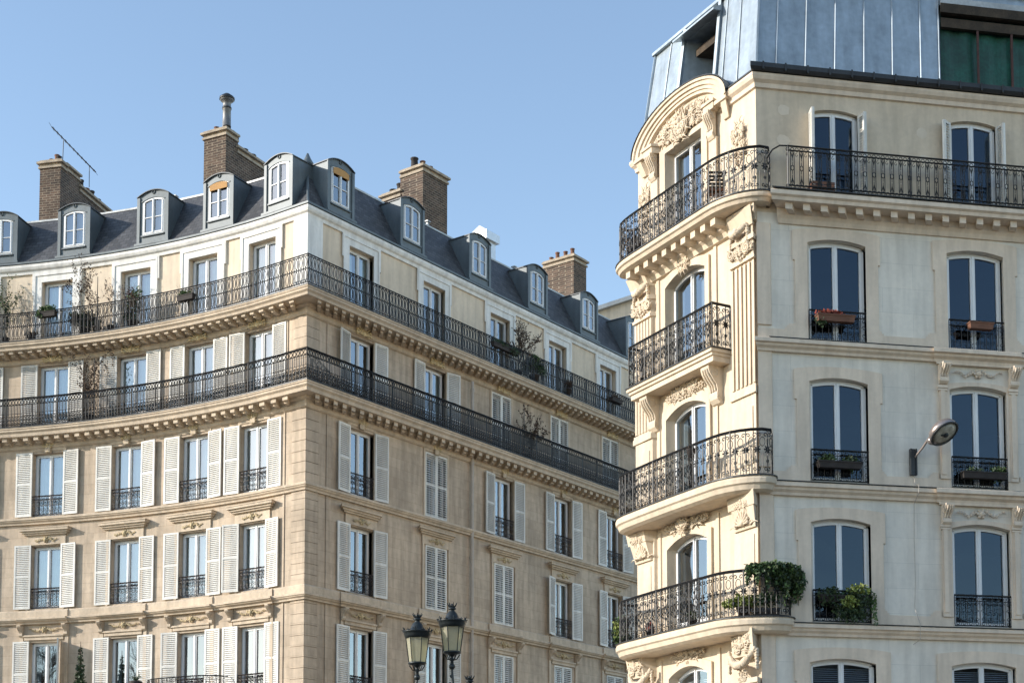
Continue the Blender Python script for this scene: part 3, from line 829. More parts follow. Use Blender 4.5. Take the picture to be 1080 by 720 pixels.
# ---- chimneys
def chimney(root, P, s, d0, w, zb, zt, length, steps, pots, flue=False, label=None):
    """w wide end face along s, running back from d0"""
    c = MB(); caps = []; dd = d0
    for i,(ln, zz) in enumerate(steps):
        m = MB(); e = .05 if i == len(steps)-1 else 0
        c.pbox(P, s, s+w, dd-ln, dd-(.003 if i else 0), zb, zz-.28)
        m.pbox(P, s-.05, s+w+.05, dd-ln-e, dd+.05, zz-.28, zz-.20)
        m.pbox(P, s-.0, s+w+.0, dd-ln, dd+.0, zz-.20, zz-.09)
        m.pbox(P, s-.10, s+w+.10, dd-ln-e*2, dd+.10, zz-.10, zz-.02)
        m.pbox(P, s-.02, s+w+.02, dd-ln, dd+.02, zz-.02, zz+.05)
        caps.append(m); dd -= ln
    ch = part('chimney', c, M['brick'], root, label=label)
    for m in caps: part('chimney_cap', m, M['capstone'], ch)
    for (ss, d, z, h, rr, mt) in pots:
        p = MB(); q = P(s+ss, d0-d, z+.04)
        T = Matrix.Translation(Vector(q))
        p.lathe([(rr*.95,0),(rr,h*.1),(rr*.8,h*.2),(rr*.72,h*.85),(rr*.9,h*.9),(rr*.88,h),(rr*.6,h),(rr*.6,h-.08)], 9, T)
        part('chimney_pot', p, M[mt], ch)
    return ch
c2 = chimney(LB, LP.P, -6.06, -1.55, .94, 25.0, 28.95, 4, [(.7,28.95),(2.6,28.55)], [(.2,.5,28.95,.22,.18,'potdark'),(.72,.35,28.95,.2,.17,'potdark'),(.45,.12,28.95,.12,.12,'terracotta'),(.6,.95,28.55,.45,.2,'potdark'),(.45,1.3,28.55,.35,.15,'potdark'),(.45,1.8,28.55,.4,.17,'potdark'),(.45,2.3,28.55,.4,.17,'potdark'),(.5,2.9,28.55,.3,.14,'terracotta')])
fp = MB(); T = Matrix.Translation(Vector(LP.P(-5.5,-2.1,28.95)))
fp.lathe([(.34,0),(.36,.12),(.16,.2),(.15,1.0),(.17,1.02),(.17,1.06),(.15,1.08),(.15,1.3),(.22,1.32),(.26,1.36),(.26,1.44),(.12,1.56)], 12, T)
part('metal_flue', fp, M['flue'], c2)
fp = MB(); fp.lathe([(.27,1.37),(.29,1.39),(.28,1.46),(.1,1.60)], 12, T); fp.lathe([(.175,1.02),(.175,1.08)],12,T); part('flue_cowl', fp, M['zincdark'], c2)
chimney(LB, LP.P, -12.83, -1.55, .82, 25.0, 28.95, 4, [(.45,28.95),(1.0,29.0),(2.5,28.6)], [(.3,.3,28.95,.16,.12,'terracotta'),(.62,.25,28.95,.22,.12,'potdark'),(.35,.6,29.0,.42,.12,'terracotta'),(.45,1.1,29.0,.25,.15,'potdark'),(.5,1.7,28.6,.35,.14,'potdark'),(.5,2.15,28.6,.5,.14,'potdark'),(.5,2.6,28.6,.35,.15,'terracotta'),(.5,3.0,28.6,.42,.15,'potdark'),(.5,3.5,28.6,.3,.16,'potdark')])
PBf = lambda s,d,z: (-6.85+dirB.x*s+dirB.y*d, 51+dirB.y*s-dirB.x*d, z)
chimney(LB, PBf, 7.8, -1.55, 1.48, 25.0, 29.0, 4, [(1.15,29.0),(.95,28.3)], [(.4,.35,29.0,.30,.13,'terracotta'),(.8,.3,29.0,.22,.12,'terracotta'),(.2,.6,29.0,.42,.18,'potdark'),(1.15,.6,29.0,.2,.13,'potdark'),(.3,1.4,28.3,.34,.18,'potdark'),(.8,1.5,28.3,.30,.2,'potdark'),(.4,1.85,28.3,.26,.18,'potdark')])
chimney(LB, PBf, 18.06, -1.6, .98, 25.0, 28.8, 4, [(1.65,28.8),(.8,27.8)], [(.2,.2,28.8,.32,.12,'terracotta'),(.25,.6,28.8,.30,.12,'terracotta'),(.2,1.0,28.8,.34,.12,'terracotta'),(.3,1.4,28.8,.24,.12,'terracotta'),(.7,.9,28.8,.30,.13,'terracotta'),(.3,1.85,27.8,.4,.12,'terracotta'),(.35,2.2,27.8,.42,.12,'terracotta'),(.8,.5,28.8,.22,.12,'potdark'),(.9,1.2,28.8,.22,.12,'potdark')])
vb = MB(); T = LP.frame(11.3,-2.2,26.6,side=1)
vb.box(-.32,.32,-.3,.3,0,1.0,T); vb.box(-.45,.45,-.42,.42,1.0,1.34,T)
n0 = [(-.45,-.42,1.34),(.45,-.42,1.34),(.45,.42,1.34),(-.45,.42,1.34),(-.38,-.02,1.62),(.38,-.02,1.62),(.38,.02,1.62),(-.38,.02,1.62)]
vb.hexa([T @ Vector(p) for p in n0])
part('roof_vent', vb, M['vent'], LB)
for s in (-11.4,-14.0,-7.2,6.9,12.8,15.2):   # small roof ladders hooks / vents near the ridge
    hk = MB(); T = LP.frame(s,RD-.1,RZ1,side=1); hk.box(-.05,.05,-.05,.05,0,.22,T); hk.box(-.10,.10,-.10,.10,.22,.26,T)
    part('ridge_vent', hk, M['lead'], ro)
# ================================================================== RIGHT BUILDING
dC = Vector((.98300,.18358)); dDv = Vector((-.47370,.88069)); PC = Vector((5.935,36.8))
DL = 5.25; pD = PC+dDv*DL
eDir = Vector((.69,.72)).normalized()
RP = Path([tuple(pD+eDir*9), tuple(pD), tuple(PC), tuple(PC+dC*13)], 2)
RB = thing('corner_building', (PC.x,PC.y,0), 'cream corner building with bowed iron balconies, carved pediment and zinc mansard roof', 'building')
E0, C1 = -14.9, 12.9
cd, cc = -2.99, (2.03, 5.66, 9.3)
# openings (c, w, z0, z1, rise) on D and C
DO = {6:(cd,1.62,18.16,20.80,.0),5:(cd,1.76,14.66,17.40,.24),4:(cd,1.76,11.24,13.86,.24),3:(cd,1.76,7.86,10.42,.24),2:(cd,1.68,4.6,7.05,.24)}
CO = {6:[(2.02,1.28,18.16,20.50,.10),(5.69,1.28,18.16,20.55,.10),(9.35,1.28,18.16,20.55,.10)],
      5:[(c,1.50,14.66,17.20,.11) for c in cc],4:[(c,1.50,11.22,13.76,.11) for c in cc],3:[(c,1.52,7.80,10.31,.11) for c in cc],2:[(c,1.68,4.5,6.92,.11) for c in cc]}
levels = [(2,3.9,7.50),(3,7.50,10.92),(4,10.92,14.42),(5,14.42,17.78)]
cw = MB(); gw = MB()
tup = lambda o: (o[0]-o[1]/2,o[0]+o[1]/2,o[2],o[3],o[4])
for n,z0,z1 in levels:
    wall(cw, RP, E0, 0, z0, z1, 0, [tup(DO[n])], .32)
    wall(gw, RP, 0, C1, z0, z1, 0, [tup(o) for o in CO[n]], .30)
wall(cw, RP, E0, C1, 0, 3.9, 0, [])
wall(cw, RP, E0, C1, 17.78, 21.0, 0, [tup(DO[6])]+[tup(o) for o in CO[6]], .30)
for s in (E0, C1):
    a = [RP.P(s,0,0), RP.P(s,-8,0), RP.P(s,-8,24.4), RP.P(s,-.5,24.2), RP.P(s,0,21)]
    cw.quad(a if s==E0 else a[::-1], [(0,0),(8,0),(8,24),(1,24),(0,21)])
bk = [RP.P(E0,-8,0), RP.P(C1,-8,0), RP.P(C1,-8,24.4), RP.P(E0,-8,24.4)]
cw.quad(bk[::-1])
part('wall', cw, M['cstone'], RB)
part('street_wall', gw, M['cgrey'], RB, label='pale grey panelled wall in the shade')
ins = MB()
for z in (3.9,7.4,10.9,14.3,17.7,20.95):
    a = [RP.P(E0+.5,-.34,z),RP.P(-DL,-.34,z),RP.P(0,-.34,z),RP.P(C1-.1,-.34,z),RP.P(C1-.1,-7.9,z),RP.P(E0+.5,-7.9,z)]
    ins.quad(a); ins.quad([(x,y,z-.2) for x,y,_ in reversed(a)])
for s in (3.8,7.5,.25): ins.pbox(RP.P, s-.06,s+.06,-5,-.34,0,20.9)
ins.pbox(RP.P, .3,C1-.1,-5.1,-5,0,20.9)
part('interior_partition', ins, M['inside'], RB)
for s,z,a in ((.72,20.38,.2),(.70,19.62,.22),(4.32,20.12,.19),(4.40,19.45,.22),(7.9,20.2,.2)):
    pp = MB(); a *= .8; k = 9; rr = random.Random(int(s*100))
    pp.quad([RP.P(s+a*(.8+.3*rr.random())*math.cos(2*PI*i/k),.004,z+a*(.7+.4*rr.random())*math.sin(2*PI*i/k)) for i in range(k)])
    part('plaster_patch', pp, M['patch'], RB)

# ---- mouldings on the street front and the corner
tm = MB()
def mould2(z, h, p, s0=-DL, s1=C1):
    sweep(tm, RP, s0, s1, [(-.02,z),(p*.35,z),(p*.42,z+h*.22),(p*.7,z+h*.4),(p*.75,z+h*.58),(p,z+h*.64),(p,z+h*.95),(p-.02,z+h),(-.02,z+h+.03)], closed=True)
mould2(7.44,.28,.24,.0); mould2(10.82,.30,.24,.0); mould2(14.32,.28,.26,.0)
sweep(tm, RP, E0, C1, [(-.02,3.5),(.35,3.6),(.35,4.0),(-.02,4.1)], closed=True)
# cornice under the long balcony, both faces
sweep(tm, RP, .55, C1, [(-.02,17.50),(.05,17.52),(.09,17.62),(.14,17.70),(.14,17.86),(.52,17.88),(.54,17.96),(.60,18.0),(.60,18.09),(.56,18.13),(-.02,18.14)], closed=True)
s = .85
while s < C1-.3:
    tm.pbox(RP.P, s, s+.17, .12, .42, 17.72, 17.885); s += .44
# base bands and raised surrounds
for n,zb in ((5,14.62),(4,11.14),(3,7.74)):
    for a,b in zip([0]+[c+.75 for c in cc],[c-.75 for c in cc]+[C1]):
        if b>a: tm.pbox(RP.P, a+(.002 if a else 0), b, 0, .05, zb, zb+.27)
for n in (5,4,3,2):
    for i,o in enumerate(CO[n]):
        zb = o[2] if n==2 else {5:14.89,4:11.41,3:8.01}[n]
        bw = .32
        if n in (3,4) and i == 1:
            surround(tm, RP, o[0], o[1], zb, o[3], o[4], .10, 0, .07)
            for sx in (-1,1):
                x = o[0]+sx*.93
                tm.pbox(RP.P, x-.10,x+.10,0,.09,zb,o[3]+.28); tm.pbox(RP.P, x-.055,x+.055,.09,.115,zb+.1,o[3]-.15)
                tm.pbox(RP.P, x-.13,x+.13,0,.14,o[3]-.10,o[3]-.03); tm.pbox(RP.P, x-.12,x+.12,0,.12,o[3]-.16,o[3]-.11)
            zt = {3:10.82,4:14.32}[n]
            tm.pbox(RP.P, o[0]-1.08,o[0]+1.08,.0,.12,zt-.06,zt+.0); mould2(zt-.012, .31 if n==3 else .29, .33, o[0]-1.14, o[0]+1.14)
        else:
            surround(tm, RP, o[0], o[1], zb, o[3], o[4], bw, 0, .05, top=.27, ears=.055)
        # splayed foot of the surround
        if n != 2:
            for sx in (-1,1):
                x0 = o[0]+sx*(o[1]/2+bw)
                for k in range(3):
                    e = .05*(k+.6)
                    tm.pbox(RP.P, min(x0,x0+sx*(.30-e)), max(x0,x0+sx*(.15-e)), 0, .05, zb+.0+.05*k, zb+.05*(k+1)) if .15-e > .01 else None
for n,z0,z1 in ((2,4.1,7.44),(3,7.74,10.82),(4,11.14,14.32),(5,14.62,17.5)):
    tm.pbox(RP.P, .0,.34,0,.05,z0+.36,z1)
part('string_course', tm, M['ctrim'], RB)

# ---- top cornice, gutter and zinc roof
tc_ = MB()
pr = [(-.02,20.86),(.06,20.88),(.08,20.98),(.16,21.04),(.2,21.12),(.2,21.18),(-.3,21.2)]
sweep(tc_, RP, -1.05, C1, pr, closed=True); sweep(tc_, RP, E0, -4.93, pr, closed=True)
part('roof_cornice', tc_, M['ctrim'], RB)
gt = MB()
sweep(gt, RP, -.02, C1, [(.02,21.20),(.26,21.20),(.31,21.27),(.31,21.38),(.27,21.38),(.24,21.26),(.02,21.26)], closed=True)
s = .3
while s < C1: gt.pbox(RP.P, s, s+.04, .02,.33,21.21,21.40); s += .56
sweep(gt, RP, -1.1, .0, [(-.15,21.20),(.21,21.20),(.21,21.24),(-.15,21.27)], closed=True)
part('gutter', gt, M['zincdark'], RB)
zr = MB(); B0, B1, ZB, ZT = -.05, -.42, 21.2, 24.15
zp = lambda z: B0+(B1-B0)*(z-ZB)/(ZT-ZB)
def slopewall(mb, s0, s1, ops, d=0):
    S = sorted(set([s0,s1]+[x for o in ops for x in o[:2]]+[x for x in RP.s if s0<x<s1])); Z = sorted(set([ZB,ZT]+[x for o in ops for x in o[2:4]]))
    for a,b in zip(S,S[1:]):
        for za,zb in zip(Z,Z[1:]):
            if any(o[0]<(a+b)/2<o[1] and o[2]<(za+zb)/2<o[3] for o in ops): continue
            mb.quad([RP.P(a,zp(za)+d,za),RP.P(b,zp(za)+d,za),RP.P(b,zp(zb)+d,zb),RP.P(a,zp(zb)+d,zb)])
HOLE_D = (-3.50,-1.86,21.25,23.85); HOLE_C = (4.86,C1-.6,21.45,23.72)
slopewall(zr, E0, C1, [HOLE_D, HOLE_C])
tp = [RP.P(E0,zp(ZT),ZT),RP.P(-DL,zp(ZT),ZT),RP.P(0,zp(ZT),ZT),RP.P(C1,zp(ZT),ZT),RP.P(C1,-8,24.6),RP.P(E0,-8,24.6)]
zr.quad(tp)
# recess walls
for (a,b,z0,z1),dep in ((HOLE_D,1.5),(HOLE_C,.75)):
    for x,t in ((a,0),(b,1)):
        q = [RP.P(x,zp(z0),z0),RP.P(x,-dep,z0),RP.P(x,-dep,z1),RP.P(x,zp(z1),z1)]
        zr.quad(q if t else q[::-1])
    zr.quad([RP.P(a,zp(z0),z0),RP.P(b,zp(z0),z0),RP.P(b,-dep,z0),RP.P(a,-dep,z0)])
    zr.quad([RP.P(a,zp(z1),z1),RP.P(a,-dep,z1),RP.P(b,-dep,z1),RP.P(b,zp(z1),z1)])
part('zinc_mansard', zr, M['zinc'], RB)
zs = MB()
for s in (.51,1.27,2.04,2.81,3.57,4.33,4.83,-.81,-1.48,-4.37):
    zs.tube([RP.P(s,zp(ZB)+.015,ZB+.05),RP.P(s,zp(ZT)+.015,ZT)], .019, 4)
zs.tube([RP.P(0,zp(ZB)+.01,ZB),RP.P(0,zp(ZT)+.01,ZT)], .04, 5)
for s in (-1.80,-3.56): zs.tube([RP.P(s,zp(ZB)+.05,ZB),RP.P(s,zp(ZT)+.05,ZT)], .06, 4)
zs.tube([RP.P(-DL,zp(ZB)+.02,ZB),RP.P(-DL,zp(ZT)+.02,ZT)], .04, 5)
for zz in (ZT,): sweep(zs, RP, E0, C1, [(zp(ZT)-.1,ZT+.002),(zp(ZT)+.10,ZT+.002),(zp(ZT)+.10,ZT+.08),(zp(ZT)-.1,ZT+.10)], closed=True)
zs.hexa([RP.P(-3.62,zp(23.8)+.34,23.78),RP.P(-1.74,zp(23.8)+.34,23.78),RP.P(-1.74,zp(23.9),23.86),RP.P(-3.62,zp(23.9),23.86),RP.P(-3.62,zp(23.8)+.34,23.83),RP.P(-1.74,zp(23.8)+.34,23.83),RP.P(-1.74,zp(23.9),24.05),RP.P(-3.62,zp(23.9),24.05)])
part('zinc_seam', zs, M['zinc'], RB)
rc = MB()
rc.pbox(RP.P, -3.5,-1.9,-1.48,-1.3,21.3,21.9); rc.pbox(RP.P, -3.5,-1.9,-1.49,-1.35,23.3,23.84)
for x in (-3.42,-2.05): rc.pbox(RP.P, x,x+.08,-1.47,-1.3,21.9,23.3)
rc.pbox(RP.P, -3.47,-1.89,-1.3,-.6,23.4,23.6)
part('roof_timber', rc, M['wood'], RB)
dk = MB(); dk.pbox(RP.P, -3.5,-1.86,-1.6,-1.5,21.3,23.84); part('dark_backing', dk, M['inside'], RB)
tp_ = MB(); n = 60
tarpd = lambda k: -.45+.03*math.sin(k*1.3)+.02*math.sin(k*.37)
for k in range(n):
    a = 4.88+(C1-.62-4.88)*k/n; b = 4.88+(C1-.62-4.88)*(k+1)/n
    tp_.quad([RP.P(a,tarpd(k),21.44),RP.P(b,tarpd(k+1),21.44),RP.P(b,tarpd(k+1)-.06,23.75),RP.P(a,tarpd(k)-.06,23.75)])
part('tarpaulin', tp_, M['tarp'], RB)
po = MB()
for s in (5.92,6.87,7.85,8.8,9.8,10.8): po.pbox(RP.P, s-.03,s+.03,-.40,-.31,21.45,23.3)
part('steel_post', po, M['rust'], RB)
bm_ = MB(); bm_.pbox(RP.P, 4.9,C1-.65,-.42,-.30,23.12,23.36); bm_.pbox(RP.P, 4.9,C1-.65,-.42,-.22,23.46,23.7); 
part('timber_beam', bm_, M['wood'], RB)
ed = MB(); sweep(ed, RP, 4.9, C1, [(zp(23.7)-.05,23.68),(zp(23.7)+.12,23.68),(zp(23.7)+.12,23.86),(zp(23.7)-.05,23.9)], closed=True)
part('roof_edge', ed, M['lead'], RB)

# ---- corner front: pilasters, pediment, brackets
cs = MB(); fl_ = MB()
for c, w in ((-.53,.46), (-4.83,.40)):
    # giant fluted pilaster over two storeys
    cs.pbox(RP.P, c-w,c+w,0,.10,11.30,13.30); cs.pbox(RP.P, c-w+.12,c+w-.12,.10,.125,11.6,13.0)
    cs.pbox(RP.P, c-w-.04,c+w+.03,0,.16,13.30,13.44); cs.pbox(RP.P, c-w-.02,c+w+.01,0,.13,13.44,13.52)
    cs.pbox(RP.P, c-w+.03,c+w-.03,0,.07,13.52,16.62)
    for k in range(6):
        x = c-w+.05+(2*w-.10)*k/5.0; cs.pbox(RP.P, x-.035,x+.035,.07,.115,13.56,16.58)
    cs.pbox(RP.P, c-w-.01,c+w+.01,0,.15,16.62,16.70); cs.pbox(RP.P, c-w-.06,c+w+.03,0,.20,17.08,17.20)
    cs.pbox(RP.P, c-w+.02,c+w-.02,0,.12,16.70,17.08)
    cs.pbox(RP.P, c-w+.0,c+w-.02,0,.30,17.45,17.86, d1b=.16)
    cs.pbox(RP.P, c-w+.02,c+w-.04,0,.12,17.20,17.45)
    # lower storeys
    cs.pbox(RP.P, c-w,c+w,0,.08,4.2,6.2); cs.pbox(RP.P, c-w,c+w,0,.08,7.9,10.9)
    cs.pbox(RP.P, c-w+.13,c+w-.13,.08,.10,8.2,9.9)
    cs.pbox(RP.P, c-w-.02,c+w+.02,0,.22,6.16,6.30); cs.pbox(RP.P, c-w-.05,c+w+.03,0,.28,6.30,6.42)
    cs.pbox(RP.P, c-w-.05,c+w-.01,0,.34,10.55,10.90, d1b=.28); cs.pbox(RP.P, c-w+.05,c+w-.05,0,.26,10.05,10.55, d1b=.14)
    cs.pbox(RP.P, c-w+.08,c+w-.08,0,.40,6.95,7.58, d1b=.30)
# window surrounds on the corner
for n in (5,4,3,2):
    o = DO[n]
    surround(cs, RP, o[0], o[1], o[2], o[3], o[4], .17, 0, .07, top=.17)
    for sx in (-1,1): cs.pbox(RP.P, o[0]+sx*1.28-.06,o[0]+sx*1.28+.06,0,.04,o[2],o[3]+.3)
o = DO[6]; surround(cs, RP, o[0], o[1], o[2], o[3], 0, .24, 0, .09, top=.14)
for sx in (-1,1):
    x = cd+sx*1.30; cs.pbox(RP.P, x-.16,x+.16,0,.10,18.2,20.3)
    cs.pbox(RP.P, x-.20,x+.20,0,.26,20.95,21.12); cs.pbox(RP.P, x-.24,x+.24,0,.30,21.12,21.19)
    cs.pbox(RP.P, cd+sx*1.84-.10,cd+sx*1.84+.10,0,.20,20.6,21.0, d1b=.06)
# curved pediment
hw = 1.93; zsp = 21.08; hh = .98
def arcz(x): return zsp+hh*math.sqrt(max(0,1-(x/hw)**2))
N = 30
xs = [-hw*math.cos(PI*k/N) for k in range(N+1)]
for a,b in zip(xs,xs[1:]):
    for i,(t0,t1,p) in enumerate(((-.26,-.18,.13),(-.18,-.10,.17),(-.10,.0,.22),(.0,.06,.27))):
        k0 = lambda x,t: (x*(1+t/hw*1.0), arcz(x)+t*(.55+.45*math.sqrt(max(0,1-(x/hw)**2))))
        A,B,Cc,Dd = k0(a,t0),k0(b,t0),k0(b,t1),k0(a,t1)
        cs.hexa([RP.P(cd+A[0],p,A[1]),RP.P(cd+B[0],p,B[1]),RP.P(cd+B[0],-.05,B[1]),RP.P(cd+A[0],-.05,A[1]),
                 RP.P(cd+Dd[0],p,Dd[1]),RP.P(cd+Cc[0],p,Cc[1]),RP.P(cd+Cc[0],-.05,Cc[1]),RP.P(cd+Dd[0],-.05,Dd[1])])
    m = (a+b)/2
    cs.quad([RP.P(cd+a,.03,20.9),RP.P(cd+b,.03,20.9),RP.P(cd+b,.03,arcz(b)-.1),RP.P(cd+a,.03,arcz(a)-.1)])
cs.pbox(RP.P, cd-hw-.05,cd-hw+.5,.0,.24,21.0,21.10); cs.pbox(RP.P, cd+hw-.5,cd+hw+.05,.0,.24,21.0,21.10)
part('corner_stonework', cs, M['cstone'], RB)
ob = MB()
for t in range(N):
    a,b = xs[t],xs[t+1]
    ob.hexa([RP.P(cd+a*1.04,.29,arcz(a)+.065),RP.P(cd+b*1.04,.29,arcz(b)+.065),RP.P(cd+b*1.04,-.1,arcz(b)+.065),RP.P(cd+a*1.04,-.1,arcz(a)+.065),
             RP.P(cd+a*1.04,.29,arcz(a)+.082),RP.P(cd+b*1.04,.29,arcz(b)+.10),RP.P(cd+b*1.04,-.1,arcz(b)+.10),RP.P(cd+a*1.04,-.1,arcz(a)+.10)])
part('pediment_flashing', ob, M['zincdark'], RB)
# carved pieces
def carve(name, key, maker, s, d, z, mt='cstone', parent=None):
    return part(name, shared(key, maker, M[mt]), None, parent or RB, RP.frame(s,d,z,side=1))
carve('pediment_carving','pediment_carving', lambda: lumps_mb(2.5,.62,150,21,.13,.07), cd, .03, 21.28)
carve('pediment_shield','pediment_shield', lambda: lumps_mb(.6,.85,60,24,.22,.08), cd, .06, 21.15)
for s in (-.53,-4.83):
    carve('pilaster_capital','pilaster_capital', lambda: lumps_mb(.86,.36,60,31,.10,.05), s, .12, 16.9)
    for sx in (-1,1):
        cv = MB(); cv.tube([(sx*(.30+x),-.16,z) for x,z in spiral(0,0,.15,PI/2,1.8*sx,16)], .028, 5, smooth=True)
        part('capital_volute', cv, M['cstone'], RB, RP.frame(s,.03,16.93,side=1))
    carve('garland','garland_small', lambda: garland_mb(.62,5,.16), s, .08, 17.48)
    carve('garland','garland_big', lambda: garland_mb(1.02,6,.36), s+.02, .14, 7.10)
    carve('carved_mask','mask', lambda: lumps_mb(.6,.55,60,35,.12,.07), s, .30, 7.3)
    carve('carved_mask','mask_low', lambda: lumps_mb(.30,.32,36,37,.14,.05), s, .2, 6.45)
    carve('carved_shell','shell', lambda: fan_mb(.6,.32,9), s, .12, 10.14)
    carve('bracket_carving','bracket_carving', lambda: lumps_mb(.66,.34,46,39,.09,.05), s, .24, 10.72)
    carve('side_scroll','side_scroll', lambda: lumps_mb(.5,1.2,70,41,.12,.06), s-.12 if s>-2 else s+.02, .02, 19.75)
carve('carved_mask','mask_low2', lambda: lumps_mb(.5,.5,50,43,.14,.06), cd, .05, 17.62)
carve('carved_frieze','frieze_r', lambda: lumps_mb(1.7,.34,110,45,.10,.05), cd, .05, 14.15)
carve('carved_frieze','frieze_r2', lambda: lumps_mb(1.9,.36,110,47,.10,.05), cd, .05, 10.70)
carve('carved_keystone','key3', lambda: lumps_mb(.36,.5,50,49,.22,.06), cd, .10, 10.72)
carve('carved_frieze','frieze_r3', lambda: lumps_mb(1.5,.34,80,51,.08,.05), cd, .05, 7.34)
for n,z in ((4,14.08),(3,10.58)):
    part('carved_frieze', shared('street_frieze', lambda: frieze_mb(1.4,.26,13), M['ctrim']), None, RB, RP.frame(5.66,.02,z))
    for sx in (-1,1):
        part('console', shared('street_console', lambda: console_mb(.22,.50,.30), M['ctrim']), None, RB, RP.frame(5.66+sx*.93,.09,z+.16))
for sx,hh_ in ((-1,.55),(1,.55)):
    part('console', shared('pediment_console', lambda: console_mb(.26,.72,.24), M['cstone']), None, RB, RP.frame(cd+sx*1.30,.08,20.95,side=1))

# ---- balconies of the corner
def bez(p0,p1,p2,p3,n=12): return [p0*(1-t)**3+p1*3*t*(1-t)**2+p2*3*t*t*(1-t)+p3*t**3 for t in [k/n for k in range(n+1)]]
nDv = Vector((-dDv.y,dDv.x)) if False else Vector((-.88069,-.47370)); nCv = Vector((dC.y,-dC.x))
def PDs(t, d): return PC+dDv*t+nDv*d
def bow(dep, t0, t1, sc, bump=.0, cdep=.62):
    """outline in plan from the far end of the corner front round to the street front"""
    L = bez(PDs(DL,0), PDs(DL+.5,dep*.5), PDs(DL+.30,dep), PDs(4.55,dep), 10)
    n = 12
    L += [PDs(t1+(t0-t1)*k/n, dep+bump*math.sin(PI*k/n)) for k in range(1,n)]
    L += bez(PDs(t0,dep), PDs(-.05,dep), PC+dC*sc+nCv*cdep, PC+dC*sc, 14)
    return [tuple(p) for p in L]
def bow_slab(outline, zt, th, inset=.0):
    mb = MB(); Q = Path(outline, 0)
    L = Q.s[-1]
    sweep(mb, Q, 0, L, [(-.12,zt-th),(-.02,zt-th*.85),(.02,zt-th*.55),(.07,zt-th*.45),(.08,zt-.06),(.06,zt-.02),(.06,zt),(-.05,zt)], closed=False)
    top = [Q.P(s,.06,zt) for s in Q.s]; bot = [Q.P(s,-.12,zt-th) for s in Q.s]

    # fill by strips to the wall line
    def inn(i):
        p = Vector(top[i][:2])
        t = (p-PC).dot(dDv)
        if t > 0: return PDs(min(t,DL),-.05)
        return PC+dC*max(0,(p-PC).dot(dC))-nCv*.05
    for i in range(len(top)-1):
        a, b = inn(i), inn(i+1)
        mb.quad([top[i],top[i+1],(b.x,b.y,zt),(a.x,a.y,zt)])
        mb.quad([bot[i+1],bot[i],(a.x,a.y,zt-th),(b.x,b.y,zt-th)])
    return mb, Q
def corner_balcony(zt, th, H, outline, label, pat_mid, sections, flash=True):
    mb, Q = bow_slab(outline, zt, th)
    b = part('balcony', mb, M['cstone'], RB, label=label)
    if flash:
        f = MB(); sweep(f, Q, 0, Q.s[-1], [(-.04,zt+.002),(.09,zt+.002),(.09,zt+.028),(-.04,zt+.028)], closed=True); part('lead_flashing', f, M['zincdark'], b)
    r = MB(); L = Q.s[-1]
    for (a,e,pt) in sections: railing(r, Q.P, a*L, e*L, -.03, zt+.03, H, pt, post=1.6, top=.026, rails=(.02,.97,1.0), thick=1.3)
    part('railing', r, M['iron'], b)
    return b, Q
SC, ST = pat_scroll(), pat_star()
sec = [(0,.13,ST),(.13,.62,SC),(.62,1,ST)]
b1,Q1 = corner_balcony(18.15,.26,1.12, bow(.72,1.1,4.55,.34), 'topmost bowed balcony of the corner', SC, sec)
mo = MB()
t = .95
while t < 4.9:
    q = lambda s,d,z: tuple(PDs(-s,d))+(z,)
    mo.pbox(q, -t-.2,-t,.02,.56,17.72,17.90); t += .43
sweep(mo, RP, -DL, 0.0, [(-.01,17.52),(.10,17.54),(.14,17.66),(.22,17.72),(.22,17.90),(-.01,17.90)], closed=True)
part('bracket_row', mo, M['cstone'], b1)
b3,Q3 = corner_balcony(11.20,.36,1.12, bow(.78,1.0,4.55,.32,.03), 'bowed balcony in the middle of the corner', SC, sec)
b4,Q4 = corner_balcony(7.82,.36,1.12, bow(.80,.85,4.55,.72,.03,.68), 'lowest bowed balcony with ivy on its end', SC, sec)
# straight balcony
z = 14.66; mb = MB()
SBs = [tuple(PDs(4.95,0)),tuple(PDs(4.95,.56)),tuple(PDs(1.12,.56)),tuple(PDs(1.12,0))]
Q2 = Path(SBs, 0); L2 = Q2.s
qq = lambda s,d,z_: tuple(PDs(-s,d))+(z_,)
mb.pbox(qq,-4.97,-1.10,-.02,.60,z-.08,z); mb.pbox(qq,-4.93,-1.14,-.02,.55,z-.16,z-.08); mb.pbox(qq,-4.90,-1.17,-.02,.50,z-.30,z-.16)
b2 = part('balcony', mb, M['cstone'], RB, label='straight ended balcony on two scrolled brackets')
f = MB(); f.pbox(qq,-5.0,-1.07,-.02,.63,z+.003,z+.03); part('lead_flashing', f, M['zincdark'], b2)
r = MB()
railing(r, Q2.P, 0, L2[1], -.02, z+.03, 1.12, ST, post=2, top=.026, rails=(.02,.97,1.0), thick=1.3); railing(r, Q2.P, L2[1], L2[2], -.02, z+.03, 1.12, SC, post=2, top=.026, rails=(.02,.97,1.0), thick=1.3); railing(r, Q2.P, L2[2], L2[3], -.02, z+.03, 1.12, ST, post=2, top=.026, rails=(.02,.97,1.0), thick=1.3)
part('railing', r, M['iron'], b2)
for t_ in (1.62, 4.42):
    part('balcony_bracket', shared('balcony_bracket', lambda: console_mb(.34,.95,.44), M['cstone']), None, b2, RP.frame(-t_,.0,z-.30,side=1))
